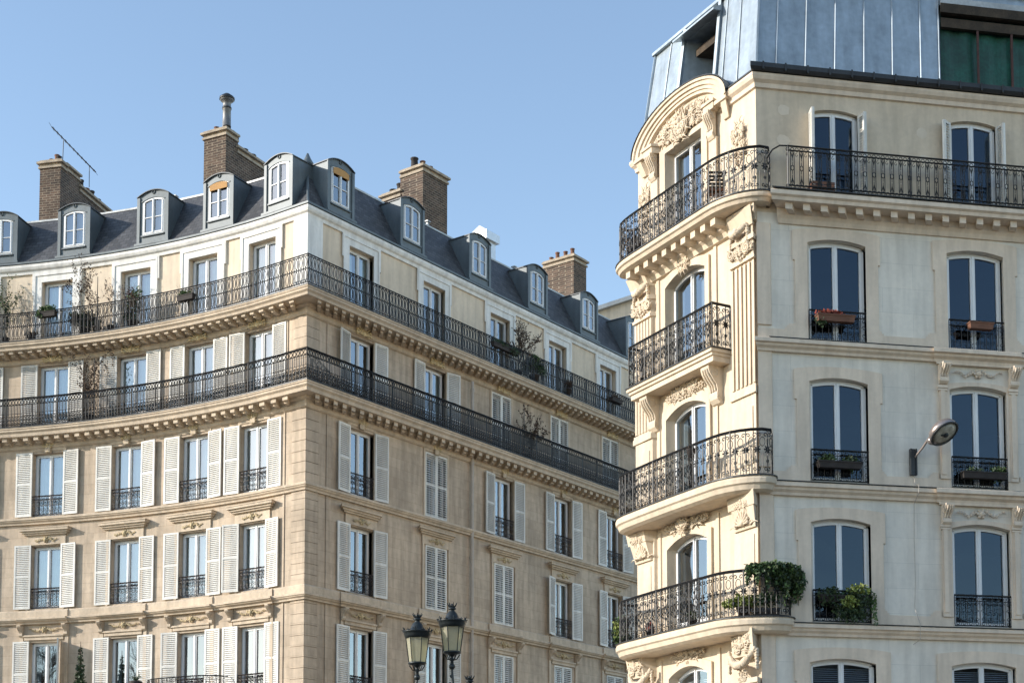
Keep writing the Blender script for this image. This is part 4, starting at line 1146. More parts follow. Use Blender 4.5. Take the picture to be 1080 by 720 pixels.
# long balcony on the street front
rl = MB(); railing(rl, RP.P, .95, C1, .50, 18.16, 1.08, pat_leaf(), post=0, top=.026, thick=1.0, rails=(.02,.10,.90,1.0))
rl.tube([RP.P(.95,.50,19.24),RP.P(.75,.48,19.24),RP.P(.55,.42,19.15),RP.P(.36,.30,18.98)], .02, 4)
for s in (.95,4.0,7.0): rl.tube([RP.P(s,.5,18.14),RP.P(s,.5,19.24)], .02, 4)
part('long_railing', rl, M['iron'], RB)
fl2 = MB(); sweep(fl2, RP, .60, C1, [(.3,18.142),(.62,18.142),(.62,18.165),(.3,18.165)], closed=True); part('balcony_flashing', fl2, M['zincdark'], RB)
fz = MB()
for zt in (7.75,11.15,14.63): sweep(fz, RP, .36, C1, [(.02,zt+.002),(.262,zt-.028),(.262,zt-.010),(.02,zt+.018)], closed=True)
part('ledge_flashing', fz, M['zincdark'], RB)

# ---- windows
for n in (6,5,4,3,2):
    c,w,z0,z1,rise = DO[n]
    cur = {6:('curtaindim',.3,.6,.3),5:('curtaindim',.1,.35,.9),4:('curtaindim',.12,.5,.8),3:('curtaindim',.2,.3,.9),2:'blinds'}[n]
    add_window(RB, RP.frame(c,0,z0,side=1), w, z1-z0, rise, cur, recess=.26, solid=.3 if n>2 else 0)
    for i,(c,w,z0,z1,rise) in enumerate(CO[n]):
        F = RP.frame(c,0,z0)
        cur = 'blinds' if n == 2 else None
        if (n,i) == (6,1): cur = ('curtaindim',.3,0,.45)
        wd = add_window(RB, F, w, z1-z0, rise, cur, recess=.22 if n<6 else .2, glassm='glassC', solid=.2 if n==6 else 0)
        if n in (5,4,3):
            part('window_guard', shared(('street_guard',round(w,2)), lambda: guard(w-.02,.76), M['iron']), None, wd, F @ Matrix.Translation((0,-.03,.0)))
        if n == 6:
            hs = z1-z0-.12
            for sx in (-1,1):
                a = 82 if not (i==1 and sx==-1) else 35
                for q in range(2):
                    me = shared(('thin_shutter',round(hs,2)), lambda: shutter_mb(.30,hs), M['shutter'])
                    X = F @ Matrix.Translation((sx*(w/2-.0+.03*q),-.01-.0*q,.0)) @ Matrix.Rotation(math.radians(-sx*a if sx>0 else a),4,'Z')
                    if sx < 0: X = X @ Matrix.Translation((-.30,0,0))
                    part('shutter', me, None, wd, X)
# ================================================================== FAR BUILDING
FB = thing('distant_building', (4.4,82,0), 'plain beige building with a sloping roof edge, glimpsed beyond the slate roof', 'building')
mb = MB(); x0,x1,y0,y1 = 2.0,18.0,82,92
zt0, zt1 = 31.1, 36.5
mb.hexa([(x0,y0,0),(x1,y0,0),(x1,y1,0),(x0,y1,0),(x0,y0,zt0),(x1,y0,zt1),(x1,y1,zt1),(x0,y1,zt0)])
part('wall', mb, M['cream'], FB)
mb = MB(); mb.hexa([(x0-.3,y0-.3,zt0-.1),(x1,y0-.3,zt1),(x1,y1,zt1),(x0-.3,y1,zt0-.1),(x0-.3,y0-.3,zt0+.12),(x1,y0-.3,zt1+.25),(x1,y1,zt1+.25),(x0-.3,y1,zt0+.12)])
part('roof_edge', mb, M['lead'], FB)

# ================================================================== THINGS ON THE ROOF
AN = thing('television_antenna', (-17.2,58,28.9), 'thin slanting television antenna rod on masts above the left chimney', 'antenna')
mb = MB(); mb.tube([(-17.65,58,30.38),(-15.92,58,28.58)], .022, 4); mb.tube([(-17.19,58.02,29.85),(-17.21,58.02,28.9)], .016, 4); mb.tube([(-16.18,58.02,28.85),(-16.17,58.02,28.0)], .013, 4)
part('mast', mb, M['zincdark'], AN)
mb = MB()
for k in range(12):
    t = k/11; p = Vector((-17.65,58,30.38)).lerp(Vector((-15.92,58,28.58)), t); mb.tube([p+Vector((0,-.35+.1*t,0)),p+Vector((0,.35-.1*t,0))], .007, 3)
part('crossbar', mb, M['zincdark'], AN)

# ================================================================== STREET LAMP
SL = thing('street_lamp', (-1.30,28,0), 'ornate dark iron street lamp with three crowned glass lanterns in front of the shaded front', 'street lamp')
sm = MB(); T = Matrix.Translation((-1.30,28,0))
sm.lathe([(.30,0),(.30,.25),(.22,.32),(.2,.8),(.15,.95),(.11,1.1),(.09,2.4),(.11,2.5),(.08,2.6),(.065,4.3),(.1,4.36),(.1,4.45),(.05,4.55),(.045,4.9)], 14, T)
part('post', sm, M['lampmetal'], SL)
lan = [(-1.70,27.85,5.43),(-1.08,27.95,5.64),(-.77,28.25,4.36)]
def scroll_arm(px, py, pz):
    mb = MB(); b = Vector((-1.30,28,4.5)); e = Vector((px,py,pz-.12)); hx = e-b; hx.z = 0
    u = hx.normalized(); L = hx.length; dz = e.z-b.z
    pts = [b+u*L*.1+Vector((0,0,0)), b+u*L*.5+Vector((0,0,-.05+dz*.1)), b+u*L*.95+Vector((0,0,dz*.35)), b+u*L*1.1+Vector((0,0,dz*.65)), b+u*L*1.0+Vector((0,0,dz*.9)), e]
    mb.tube(pts, .032, 6, .020, True)
    mb.tube([b+u*(L*.75+x)+Vector((0,0,dz*.55+z)) for x,z in spiral(0,0,.13,-PI/2,1.4,16)], .018, 5, .01, True)
    mb.tube([b+u*(L*.30+x)+Vector((0,0,dz*.25+z)) for x,z in spiral(0,0,.10,PI/2,-1.4,16)], .016, 5, .01, True)
    for k in range(7):
        a = .5*k; mb.blob(b+u*(L*(.4+.09*k))+Vector((0,0,dz*(.15+.11*k)+.04*math.sin(a*2))), .028,.028,.034)
    mb.blob(e+Vector((0,0,-.03)), .06,.06,.06, rough=.05, n=9)
    mb.tube([e+Vector((.0,0,-.08)), e+Vector((0,0,-.16))], .016, 5, .004, True)
    return mb
def lantern_mount():
    mb = MB(); mb.lathe([(.02,-.14),(.035,-.10),(.03,-.06),(.05,-.04),(.05,-.02),(.025,0),(.03,.03),(.06,.05),(.10,.075),(.165,.085),(.178,.10),(.178,.125),(.15,.13)], 12)
    for k in range(6):
        a = 2*PI*k/6+PI/6
        mb.tube([(.03*math.cos(a),.03*math.sin(a),-.03),(.09*math.cos(a),.09*math.sin(a),-.02),(.15*math.cos(a),.15*math.sin(a),.07)], .011, 4)
    return mb
def lantern_ribs():
    mb = MB()
    for k in range(6):
        a = 2*PI*k/6+PI/6
        mb.tube([(.160*math.cos(a),.160*math.sin(a),.11),(.222*math.cos(a),.222*math.sin(a),.60)], .010, 4)
    return mb
def lantern_glass():
    mb = MB(); mb.lathe([(.153,.125),(.214,.60)], 6, ang=PI/6, smooth=False)
    mb.f = [f for f in mb.f if len(f)==4]; mb.sm = [False]*len(mb.f); return mb
def lantern_crown():
    mb = MB(); mb.lathe([(.20,.585),(.245,.60),(.25,.63),(.262,.645),(.262,.69),(.285,.70),(.285,.715),(.20,.725),(.15,.75),(.125,.80),(.10,.86),(.065,.895),(.05,.91),(.05,.93),(.075,.94),(.08,.96),(.05,.975),(.05,1.0)], 16)
    for k in range(12):
        a = 2*PI*k/12; c, s = math.cos(a), math.sin(a); r = .272
        big = k%2==0; h = .085 if big else .05
        mb.tube([(r*c,r*s,.70),(r*1.03*c,r*1.03*s,.70+h*.6),(r*1.10*c,r*1.10*s,.70+h)], .022 if big else .016, 4, .006)
        for q in (-1,1): mb.tube([(r*c,r*s,.72),(r*c-q*.035*s,r*s+q*.035*c,.70+h*.6),(r*1.05*c-q*.05*s,r*1.05*s+q*.05*c,.70+h*.75)], .010, 4, .004)
    for k in range(7):
        a = 2*PI*k/7; c, s = math.cos(a), math.sin(a)
        mb.tube([(.045*c,.045*s,.985),(.075*c,.075*s,1.02),(.10*c,.10*s,1.065)], .020, 4, .006)
    mb.blob((0,0,1.02), .04,.04,.035, rough=.05)
    return mb
for (x,y,z) in lan:
    SC_ = Matrix.Translation((x,y,z)) @ Matrix.Scale(.94,4) @ Matrix.Rotation(.35*x,4,'Z')
    o = part('lantern', shared('lantern_mount', lantern_mount, M['lampmetal']), None, SL, SC_)
    part('lantern_ribs', shared('lantern_ribs', lantern_ribs, M['lampmetal']), None, o, SC_)
    part('lantern_glass', shared('lantern_glass', lantern_glass, M['lampglass']), None, o, SC_)
    part('lantern_crown', shared('lantern_crown', lantern_crown, M['lampmetal']), None, o, SC_)
    part('scroll_arm', scroll_arm(x,y,z), M['lampmetal'], SL)

# ================================================================== WALL LAMP
WL = link('wall_lamp', None, None, RP.frame(3.92,.05,11.5), 'round metal street light on a slanting arm fixed to the pale grey wall', 'wall lamp')
W0 = WM[WL]
def wpart(name, mb, mt): 
    return part(name, mb, M[mt], WL, W0)
mb = MB(); mb.box(-.09,.06,.0,.06,-.05,.60); mb.box(-.10,-.07,.0,.09,-.05,.60); mb.box(.04,.07,.0,.09,-.05,.60); wpart('wall_bracket', mb, 'zincdark')
mb = MB(); mb.tube([(.03,-.05,.40),(.12,-.30,.58),(.20,-.62,.82)], .028, 8, smooth=True); wpart('arm', mb, 'silver')
hx = Matrix.Translation((.36,-.90,.80)) @ Matrix.Rotation(math.radians(-20),4,'Y') @ Matrix.Rotation(math.radians(-32),4,'X')
mb = MB(); mb.lathe([(.335,-.06),(.36,-.05),(.362,.02),(.33,.10),(.25,.17),(.12,.215),(.02,.225)], 26, hx, squash=1); mb.blob(hx @ Vector((-.22,.22,.03)), .14,.12,.11, rough=.02, n=10, m=7); wpart('lamp_head', mb, 'silver')
mb = MB(); mb.tube([hx @ Vector((.345*math.cos(a),.345*math.sin(a),-.065)) for a in [2*PI*k/28 for k in range(29)]], .026, 6, smooth=True); wpart('rim', mb, 'zincdark')
mb = MB(); mb.lathe([(.325,-.066),(.2,-.10),(.05,-.115)], 24, hx); wpart('lens', mb, 'lampglass2')
mb = MB(); mb.lathe([(.07,-.11),(.06,-.15),(.02,-.16)], 12, hx); mb.blob(hx @ Vector((-.09,-.02,-.10)),.06,.05,.03); wpart('bulb_cap', mb, 'lampmetal')
mb = MB(); pts = [(0,-.02,-.05),(.0,-.10,-.30),(.01,-.27,-.34),(.0,-.27,-.55),(-.01,-.03,-.75),(-.02,-.02,-1.6),(-.01,-.02,-2.6),(-.04,-.02,-3.3),(-.03,-.28,-3.72),(-.03,-.27,-4.1),(-.1,-.03,-4.2)]
mb.tube([(x-.0,y,z) for x,y,z in pts], .008, 4); wpart('cable', mb, 'pipe')

# ================================================================== PLANTS
def plant(name, P3, label, cat, group=None):
    return thing(name, P3, label, cat, group)
def cloud(root, name, blobs, n, size, mt, seed):
    rnd = random.Random(seed); mb = MB()
    tot = sum(b[3]*b[4]*b[5] for b in blobs)
    for (x,y,z,rx,ry,rz) in blobs:
        k = int(n*rx*ry*rz/tot)
        for _ in range(k):
            while True:
                u = Vector((rnd.uniform(-1,1),rnd.uniform(-1,1),rnd.uniform(-1,1)))
                if u.length <= 1: break
            u = u*(.55+.45*rnd.random())
            mb.leaf((x+u.x*rx, y+u.y*ry, z+u.z*rz), size*rnd.uniform(.6,1.4), rnd)
    return part(name, mb, M[mt], root, WM[root])
def trough(root, w, d, h, mt='terracotta', name='planter_box'):
    h *= .8; mb = MB(); mb.hexa([(-w/2+.02,-d/2+.02,0),(w/2-.02,-d/2+.02,0),(w/2-.02,d/2-.02,0),(-w/2+.02,d/2-.02,0),(-w/2,-d/2,h),(w/2,-d/2,h),(w/2,d/2,h),(-w/2,d/2,h)])
    mb.box(-w/2-.015,w/2+.015,-d/2-.015,d/2+.015,h,h+.03)
    return part(name, mb, M[mt], root, WM[root])
def pot(root, r, h, mt='potdark'):
    mb = MB(); mb.lathe([(r*.65,0),(r*.95,h*.85),(r*1.05,h*.86),(r*1.05,h),(r*.85,h),(r*.8,h*.9)], 12)
    return part('pot', mb, M[mt], root, WM[root])
def twigs(root, n, h, spread, seed, lean=0, r=.012, leaves=0, lm='twig', name='branches'):
    rnd = random.Random(seed); mb = MB(); lf = MB()
    def grow(p, d, L, rr, lev):
        pts = [p]; q = p.copy(); dd = d.copy()
        for k in range(4):
            dd = (dd+Vector((rnd.uniform(-.25,.25),rnd.uniform(-.25,.25),rnd.uniform(-.1,.18)))).normalized(); q = q+dd*L/4; pts.append(q.copy())
            if lev < 2 and k > 0:
                for _ in range(2):
                    e = (dd+Vector((rnd.uniform(-1,1),rnd.uniform(-.8,.8),rnd.uniform(-.1,.8)))*.9).normalized()
                    grow(q.copy(), e, L*.42, rr*.55, lev+1)
            if leaves and lev>0:
                for _ in range(leaves): lf.leaf(q+Vector((rnd.uniform(-.05,.05),)*3), .05, rnd)
        mb.tube(pts, rr, 3, rr*.4)
    for _ in range(n):
        grow(Vector((rnd.uniform(-.1,.1)*spread,0,0)), Vector((rnd.uniform(-.5,.5)*spread+lean,rnd.uniform(-.2,.2),1)).normalized(), h*rnd.uniform(.7,1), r, 0)
    o = part(name, mb, M['twig'], root, WM[root])
    if leaves: part('leaves', lf, M[lm], root, WM[root])
    return o
def atP(P, s, d, z): return RP_frame(P, s, d, z)
def pthing(name, P, s, d, z, label, cat, group=None): return link(name, None, None, P.frame(s,d,z), label, cat, group)
GA = 'plants on the balconies of the corner apartment building'
# attic balcony, curved side
p = pthing('hanging_planter', LP, -11.05, .72, 21.92, 'dark planter of leafy plants hung on the railing of the upper curved balcony', 'planter', GA)
trough(p,.75,.22,.2,'potdark'); cloud(p,'leaves',[(0,0,.3,.42,.16,.16),(-.25,-.06,.12,.2,.12,.18)],520,.05,'leaf',1)
p = pthing('balcony_bush', LP, -9.75, .25, 21.2, 'large dark green bush filling the upper balcony railing left of the thorny dead climber', 'bush', GA)
pot(p,.2,.3); cloud(p,'leaves',[(0,0,.65,.62,.3,.42),(.35,0,.45,.5,.25,.3),(-.45,0,.7,.3,.2,.3)],1900,.05,'leafdark',2); cloud(p,'blossom',[(-.4,-.1,.85,.25,.2,.15)],160,.04,'leaflight',22)
p = pthing('dead_climber', LP, -9.12, .42, 21.2, 'tall thorny brown climber on a post above the upper curved balcony', 'climbing plant', GA)
pot(p,.16,.25); mb = MB(); mb.tube([(0,0,0),(.0,0,2.1)],.025,5,.012); part('stake', mb, M['iron'], p, WM[p]); twigs(p,4,1.9,.25,5,-.12,.012,1,'twig'); 
p = pthing('dry_bare_shrub', LP, -8.55, .35, 21.2, 'thin bare drooping twigs rising right of the thorny climber', 'shrub', GA)
pot(p,.14,.25); twigs(p,3,1.5,.9,6,.1,.008)
p = pthing('flowering_shrub', LP, -7.6, .35, 21.2, 'tall shrub with green and brown leaves in front of an attic window', 'shrub', GA)
pot(p,.2,.3); twigs(p,5,1.2,.5,7,0,.010); cloud(p,'leaves',[(0,0,.95,.42,.25,.55),(.15,0,1.3,.25,.2,.3),(-.1,0,.45,.4,.22,.3)],700,.05,'leaf',8); cloud(p,'dry_leaves',[(-.15,0,1.2,.3,.2,.4)],220,.045,'rust',88)
p = pthing('railing_flower_box', LP, -4.95, .72, 21.70, 'small dark flower box hung outside the upper railing nearer the building corner', 'planter', GA)
trough(p,.7,.2,.2,'potdark'); cloud(p,'leaves',[(-.1,0,.28,.3,.12,.1)],150,.045,'leaf',9); twigs(p,3,.45,.5,9,-.1,.006)
p = pthing('bare_twig_plant', LP, -11.95, .3, 21.2, 'spindly bare plant at the far left of the upper balcony', 'plant', GA)
pot(p,.14,.2); twigs(p,3,1.7,.4,12,0,.010); cloud(p,'leaves',[(0,0,.3,.35,.2,.14)],160,.05,'rust',13)
p = pthing('creeper_column', LP, -13.0, .3, 21.2, 'narrow column of grey green creeper at the left edge of the photo', 'climbing plant', GA)
pot(p,.14,.25); twigs(p,3,1.9,.2,14,0,.012,1,'leaf'); cloud(p,'leaves',[(0,0,1.1,.12,.12,.9)],260,.05,'leafdark',15)
# lower curved balcony
p = pthing('dead_vine', LP, -9.35, .35, 18.0, 'dark bare vine climbing between two shutters on the lower curved balcony', 'climbing plant', GA)
pot(p,.16,.25); mb = MB(); mb.tube([(.12,0,0),(.12,0,2.35)],.03,5,.012); mb.tube([(-.25,0,0),(-.25,0,1.2)],.02,4); part('stake', mb, M['iron'], p, WM[p]); twigs(p,5,2.0,.35,16,0,.012,1,'twig'); cloud(p,'leaves',[(0,0,.9,.28,.12,.8)],240,.045,'twig',17)
# shaded side
p = pthing('long_railing_planter', LP, 10.45, .72, 21.80, 'long dark planter with sprigs along the upper railing of the shaded side', 'planter', GA)
trough(p,1.6,.18,.16,'potdark'); cloud(p,'leaves',[(-.3,0,.2,.62,.17,.16),(.5,-.05,.1,.45,.16,.2)],620,.045,'leafdark',18)
p = pthing('dark_climber', LP, 11.55, .4, 21.2, 'black leafless climber on a pole above the upper balcony of the shaded side', 'climbing plant', GA)
pot(p,.16,.25); mb = MB(); mb.tube([(0,0,0),(0,0,2.15)],.028,5,.012); part('stake', mb, M['iron'], p, WM[p]); twigs(p,5,1.6,.5,19,.35,.012,1,'twig')
p = pthing('green_balcony_bush', LP, 12.55, .42, 21.2, 'round green bush with a hanging pot behind the upper railing of the shaded side', 'bush', GA)
pot(p,.22,.32); cloud(p,'leaves',[(0,0,.75,.55,.28,.38),(.3,-.1,.55,.4,.25,.3),(-.5,0,.5,.35,.2,.4)],1300,.05,'leafdark',20); cloud(p,'light_leaves',[(-.05,-.1,1.0,.35,.15,.14)],140,.045,'leaf',21)
p = pthing('trailing_pot_plant', LP, 14.75, .5, 21.2, 'small dark drooping plant low in the upper railing near the far end', 'plant', GA)
pot(p,.18,.3); cloud(p,'leaves',[(0,0,.5,.32,.2,.28)],330,.05,'twig',23)
p = pthing('bowl_planter', LP, 18.0, .74, 21.7, 'black bowl planter hung on the upper railing at the far right end', 'planter', GA)
trough(p,.8,.22,.16,'potdark'); cloud(p,'leaves',[(0,0,.22,.4,.12,.08)],140,.045,'twig',24)
p = pthing('dark_vine', LP, 12.15, .4, 18.0, 'dark bare vine on a stake above the lower balcony of the shaded side', 'climbing plant', GA)
pot(p,.16,.25); mb = MB(); mb.tube([(-.25,0,0),(-.25,0,2.25)],.028,5,.012); part('stake', mb, M['iron'], p, WM[p]); twigs(p,5,1.55,.5,25,.15,.012,1,'twig')
# low left
p = pthing('conifer_in_pot', LP, -9.15, .95, 7.42, 'narrow pointed dark conifer at the bottom left in front of the curved wall', 'tree', GA)
ledge = MB(); ledge.lathe([(.03,0),(.025,1.9),(.008,2.55)],6); part('trunk', ledge, M['twig'], p, WM[p])
cloud(p,'foliage',[(0,0,.5+.28*k,.42-.055*k,.32-.04*k,.22) for k in range(7)],1500,.06,'leafdark',26); pot(p,.22,.35,'potdark')
pl = MB(); pl.pbox(LP.P,-9.9,-8.4,-.01,1.3,7.2,7.42); part('balcony', pl, M['trim'], LB, label='plain stone ledge carrying the potted conifer')
p = pthing('spiky_pot_plant', LP, -7.05, .55, 7.42, 'dark spiky plant in an urn beside the small bowed balcony', 'plant', GA)
pl = MB(); pl.pbox(LP.P,-7.6,-6.7,-.01,.9,7.2,7.42); part('balcony', pl, M['trim'], LB, label='plain stone ledge under the urn')
mb = MB(); mb.lathe([(.10,0),(.06,.1),(.05,.7),(.16,.85),(.24,1.05),(.22,1.1),(.1,1.1)],12); part('urn', mb, M['potdark'], p, WM[p])
mb = MB(); rr_ = random.Random(5)
for k in range(22):
    a = rr_.uniform(0,2*PI); q = rr_.uniform(.1,.3); mb.tube([(0,0,1.05),(q*.5*math.cos(a),q*.5*math.sin(a),1.25),(q*math.cos(a),q*math.sin(a),1.2+rr_.uniform(0,.18))],.018,3,.003)
part('leaves', mb, M['leafdark'], p, WM[p])
p = pthing('balcony_flowers', LP, -6.2, .6, 7.42, 'low row of dusky plants behind the small bowed balcony railing', 'plants', GA)
trough(p,1.2,.25,.5,'potdark'); cloud(p,'leaves',[(0,0,.75,.6,.2,.22)],420,.05,'rust',27)
# corner building
GB = 'planters on the window guards of the grey street wall'
def wbox(s, z, w, label, mt, blobs):
    p = pthing('window_box', RP, s, .17, z, label, 'window box', GB); 
    if mt: trough(p, w, .2, .17, mt)
    for i,(nm,bl,n,sz,m_) in enumerate(blobs): cloud(p, nm, bl, n, sz, m_, 40+int(s*10)+int(z)+i)
    return p
wbox(2.0,15.10,.95,'window box with red flowers on the upper left window guard','terracotta',[('red_flowers',[(-.15,0,.22,.42,.12,.10)],240,.05,'red'),('leaves',[(-.35,0,.05,.2,.12,.22)],200,.045,'leafdark'),])
wbox(5.75,15.16,.62,'plain terracotta window box on the upper right window guard','terracotta',[('soil_plants',[(0,0,.17,.25,.07,.03)],40,.04,'twig')])
wbox(2.05,11.5,1.1,'leafy green window box on the middle left window guard','potdark',[('leaves',[(-.3,.05,.18,.3,.14,.2),(.3,.05,.15,.32,.14,.22)],520,.05,'leafdark'),('light_leaves',[(-.25,.02,.25,.22,.1,.12)],90,.045,'leaf')])
wbox(5.75,11.42,1.15,'leafy green window box on the guard right of the wall lamp','potdark',[('leaves',[(-.25,.05,.15,.35,.14,.2),(.38,.05,.15,.3,.14,.26)],600,.05,'leafdark'),('light_leaves',[(.45,.02,.2,.22,.1,.16)],110,.045,'leaf')])
wbox(2.1,8.25,1.2,'overflowing window box of trailing plants on the lower left window','potdark',[('leaves',[(-.35,-.02,.15,.42,.18,.28),(.3,-.05,.1,.5,.2,.34),(.15,-.1,-.25,.6,.12,.3)],1500,.055,'leafdark'),('light_leaves',[(.35,-.12,.30,.42,.12,.16),(.1,-.15,.0,.3,.1,.2)],380,.05,'leaflight'),('trailing_stems',[(.70,-.12,-.05,.12,.08,.42),(.74,-.16,-.45,.06,.05,.2)],130,.05,'leaf')])
# ivy on the lowest bowed balcony
p = link('ivy', None, None, Matrix.Translation(Q4.P(Q4.s[-1]*.93,.02,8.95)), 'thick dark ivy hanging over the right end of the lowest bowed balcony', 'ivy', 'plants on the lowest bowed balcony')
rnd = random.Random(77); mb = MB(); m2 = MB()
O4 = WM[p].translation; L4 = Q4.s[-1]
for k in range(3600):
    t = rnd.random()**.8; s = L4*(.82+.18*t)
    env = .20+.86*max(0,t-.30)**.75*(.68+.32*math.sin(t*23))+.20*math.sin(t*41)
    if rnd.random() < .18: env *= 1.25
    drop = rnd.random()**1.5*max(.1,env)-.06*math.sin(t*3.1)*rnd.random()
    q = Vector(Q4.P(s, .02+rnd.uniform(-.12,.18)+.14*math.sin(t*9)*math.sin(drop*5)+.10*rnd.random()**3, 8.98+rnd.uniform(-.06,.10)-drop))-O4
    (m2 if (rnd.random()<.38) else mb).leaf(q, .062*rnd.uniform(.6,1.3), rnd)
part('leaves', mb, M['leafdark'], p, WM[p]); part('light_leaves', m2, M['leaf'], p, WM[p])
def q4thing(nm, f, dd, z, label, cat): return link(nm, None, None, Matrix.Translation(Q4.P(Q4.s[-1]*f, dd, z)), label, cat, 'plants on the lowest bowed balcony')
p = q4thing('pot_plant', .80, -.28, 7.84, 'low light green pot plant behind the railing left of the ivy', 'plant'); pot(p,.18,.28); cloud(p,'leaves',[(0,0,.42,.42,.25,.2),(-.35,0,.35,.2,.2,.15)],700,.05,'leaflight',61)
p = q4thing('dark_pot_plant', .885, -.25, 7.84, 'dark green pot plant behind the railing under the ivy', 'plant'); trough(p,.6,.25,.25,'potdark'); cloud(p,'leaves',[(0,0,.45,.4,.25,.22)],500,.05,'leafdark',62)
p = q4thing('bushy_plant', .06, .12, 8.1, 'bright green bushy plant at the far left end of the lowest bowed balcony', 'plant'); cloud(p,'leaves',[(0,0,.1,.30,.3,.42),(0,0,.42,.22,.22,.25)],900,.055,'leaf',63); cloud(p,'light_leaves',[(-.1,-.1,.25,.22,.22,.3)],160,.05,'leaflight',64); pot(p,.15,.05)
for i,(f,lab) in enumerate(((.30,'small red potted flower left of the middle of the lowest bowed balcony'),(.55,'small potted plant right of the middle of the lowest bowed balcony'))):
    p = q4thing('small_pot', f, -.2, 7.84, lab, 'plant'); pot(p,.12,.2); cloud(p,'leaves',[(0,0,.3,.16,.14,.14)],120,.05,'leafdark' if i else 'red',70+i)
# top bowed balcony: folded chair and boards
p = link('garden_chair', None, None, Matrix.Translation(Q1.P(Q1.s[-1]*.70,-.32,18.18)), 'brown folding chair leaning behind the topmost bowed railing', 'chair')
mb = MB()
for x in (-.2,.2): mb.tube([(x,.1,0),(x*.9,-.1,.95)],.02,5)
for k in range(6): mb.box(-.2,.2,-.0,.02,.4+.09*k,.46+.09*k, Matrix.Rotation(.2,4,'X'))
part('frame', mb, M['wood'], p, WM[p])
mb = MB(); mb.box(-.2,.2,-.2,.2,.42,.46); part('seat', mb, M['terracotta'], p, WM[p])
p = link('potted_shrub', None, None, Matrix.Translation(Q1.P(Q1.s[-1]*.20,-.2,18.18)), 'low dark pot plant at the far left of the topmost bowed balcony', 'plant'); pot(p,.2,.3,'potdark'); cloud(p,'leaves',[(0,0,.45,.35,.25,.18)],260,.05,'twig',71)
p = link('wooden_crate', None, None, RP.frame(1.72,.30,18.17), 'small brown wooden crate on the long balcony by the first door', 'crate')
mb = MB()
for k in range(3): mb.box(-.26,.26,.16,.18,.02+.09*k,.09+.09*k); mb.box(-.26,.26,-.18,-.16,.02+.09*k,.09+.09*k); mb.box(-.28,-.26,-.18,.18,.02+.09*k,.09+.09*k); mb.box(.26,.28,-.18,.18,.02+.09*k,.09+.09*k)
mb.box(-.25,.25,-.16,.16,.02,.06); part('slats', mb, M['terracotta'], p, WM[p])
p = link('balcony_basket', None, None, Matrix.Translation(Q3.P(Q3.s[-1]*.60,-.08,12.05)), 'small dark basket hung inside the railing of the middle bowed balcony', 'basket')
mb = MB(); mb.lathe([(.07,0),(.12,.2),(.13,.22),(.11,.22)],10); part('basket_body', mb, M['potdark'], p, WM[p]); cloud(p,'leaves',[(0,0,.25,.12,.1,.07)],50,.04,'twig',72)

# ================================================================== GROUND AND STREET
def sheet(name, x0,x1,y0,y1,z,mt):
    mb = MB(); mb.quad([(x0,y0,z),(x1,y0,z),(x1,y1,z),(x0,y1,z)]); o = part(name, mb, M[mt], None, kind='structure'); return o
sheet('ground', -900,900,-900,900,-.15,'pave')
sheet('road', -80,60,-40,30,-.146,'asphalt')
def pavement(P, s0, s1, w):
    mb = MB(); sweep(mb, P, s0, s1, [(-.2,0),(w,0),(w,-.15),(-.2,-.15)], closed=True); part('pavement', mb, M['pave'], None, kind='structure')
    mb = MB(); sweep(mb, P, s0, s1, [(w+.002,.004),(w+.2,.004),(w+.2,-.15),(w+.002,-.15)], closed=True); part('kerb', mb, M['kerb'], None, kind='structure')
pavement(LP, SA0, SB1, 3.0); pavement(RP, E0+3, C1, 2.5)
mb = MB()
for k in range(9): mb.quad([(-14+k*3.0,8,-.142),(-12.2+k*3.0,8,-.142),(-12.2+k*3.0,8.15,-.142),(-14+k*3.0,8.15,-.142)])
part('road_marking', mb, M['paint'], None, kind='structure')
mb = MB(); mb.lathe([(.75,-.15),(.75,.0),(.7,.02)],20,Matrix.Translation((-1.3,28,0))); part('lamp_island', mb, M['kerb'], None, kind='structure')

# ================================================================== STREET TREES (behind and beside the viewer)
def tree_mb(seed, H):
    rnd = random.Random(seed); tk = MB(); br = MB()
    tk.tube([(0,0,-.15),(.05,0,H*.12),(0,.05,H*.25),(.05,.1,H*.36)], .26, 9, .17, True)
    def grow(p, d, L, r, lev):
        pts = [p]; q = p.copy(); dd = d.copy()
        for k in range(3):
            dd = (dd+Vector((rnd.uniform(-.3,.3),rnd.uniform(-.3,.3),rnd.uniform(-.05,.25)))).normalized(); q = q+dd*L/3; pts.append(q.copy())
            if lev < 4:
                for _ in range(2 if lev < 3 else 3):
                    e = (dd*1.0+Vector((rnd.uniform(-1,1),rnd.uniform(-1,1),rnd.uniform(-.3,.6)))).normalized(); grow(q.copy(), e, L*.62, r*.5, lev+1)
        br.tube(pts, r, 4 if lev < 2 else 3, r*.5)
    for k in range(4):
        a = 2*PI*k/4+.4; grow(Vector((.05,.1,H*.34)), Vector((.55*math.cos(a),.55*math.sin(a),1)).normalized(), H*.30, .12, 1)
    return tk, br
TT = []
for sd_ in (1,2):
    a, b = tree_mb(sd_, 17); ma_ = a.mesh('trunk'); ma_.materials.append(M['twig']); mb_ = b.mesh('crown'); mb_.materials.append(M['twig']); TT.append((ma_,mb_))
for i,(x,y) in enumerate(((34,24),(40,31),(45,22),(-44,30),(-50,24),(-40,37))):
    r = thing('bare_tree', (x,y,0), 'tall leafless street tree standing behind or beside the viewer', 'tree', 'leafless street trees around the viewer', M=Matrix.Translation((x,y,0)) @ Matrix.Rotation(i*1.1,4,'Z'))
    part('trunk', TT[i%2][0], None, r, WM[r]); part('crown', TT[i%2][1], None, r, WM[r])

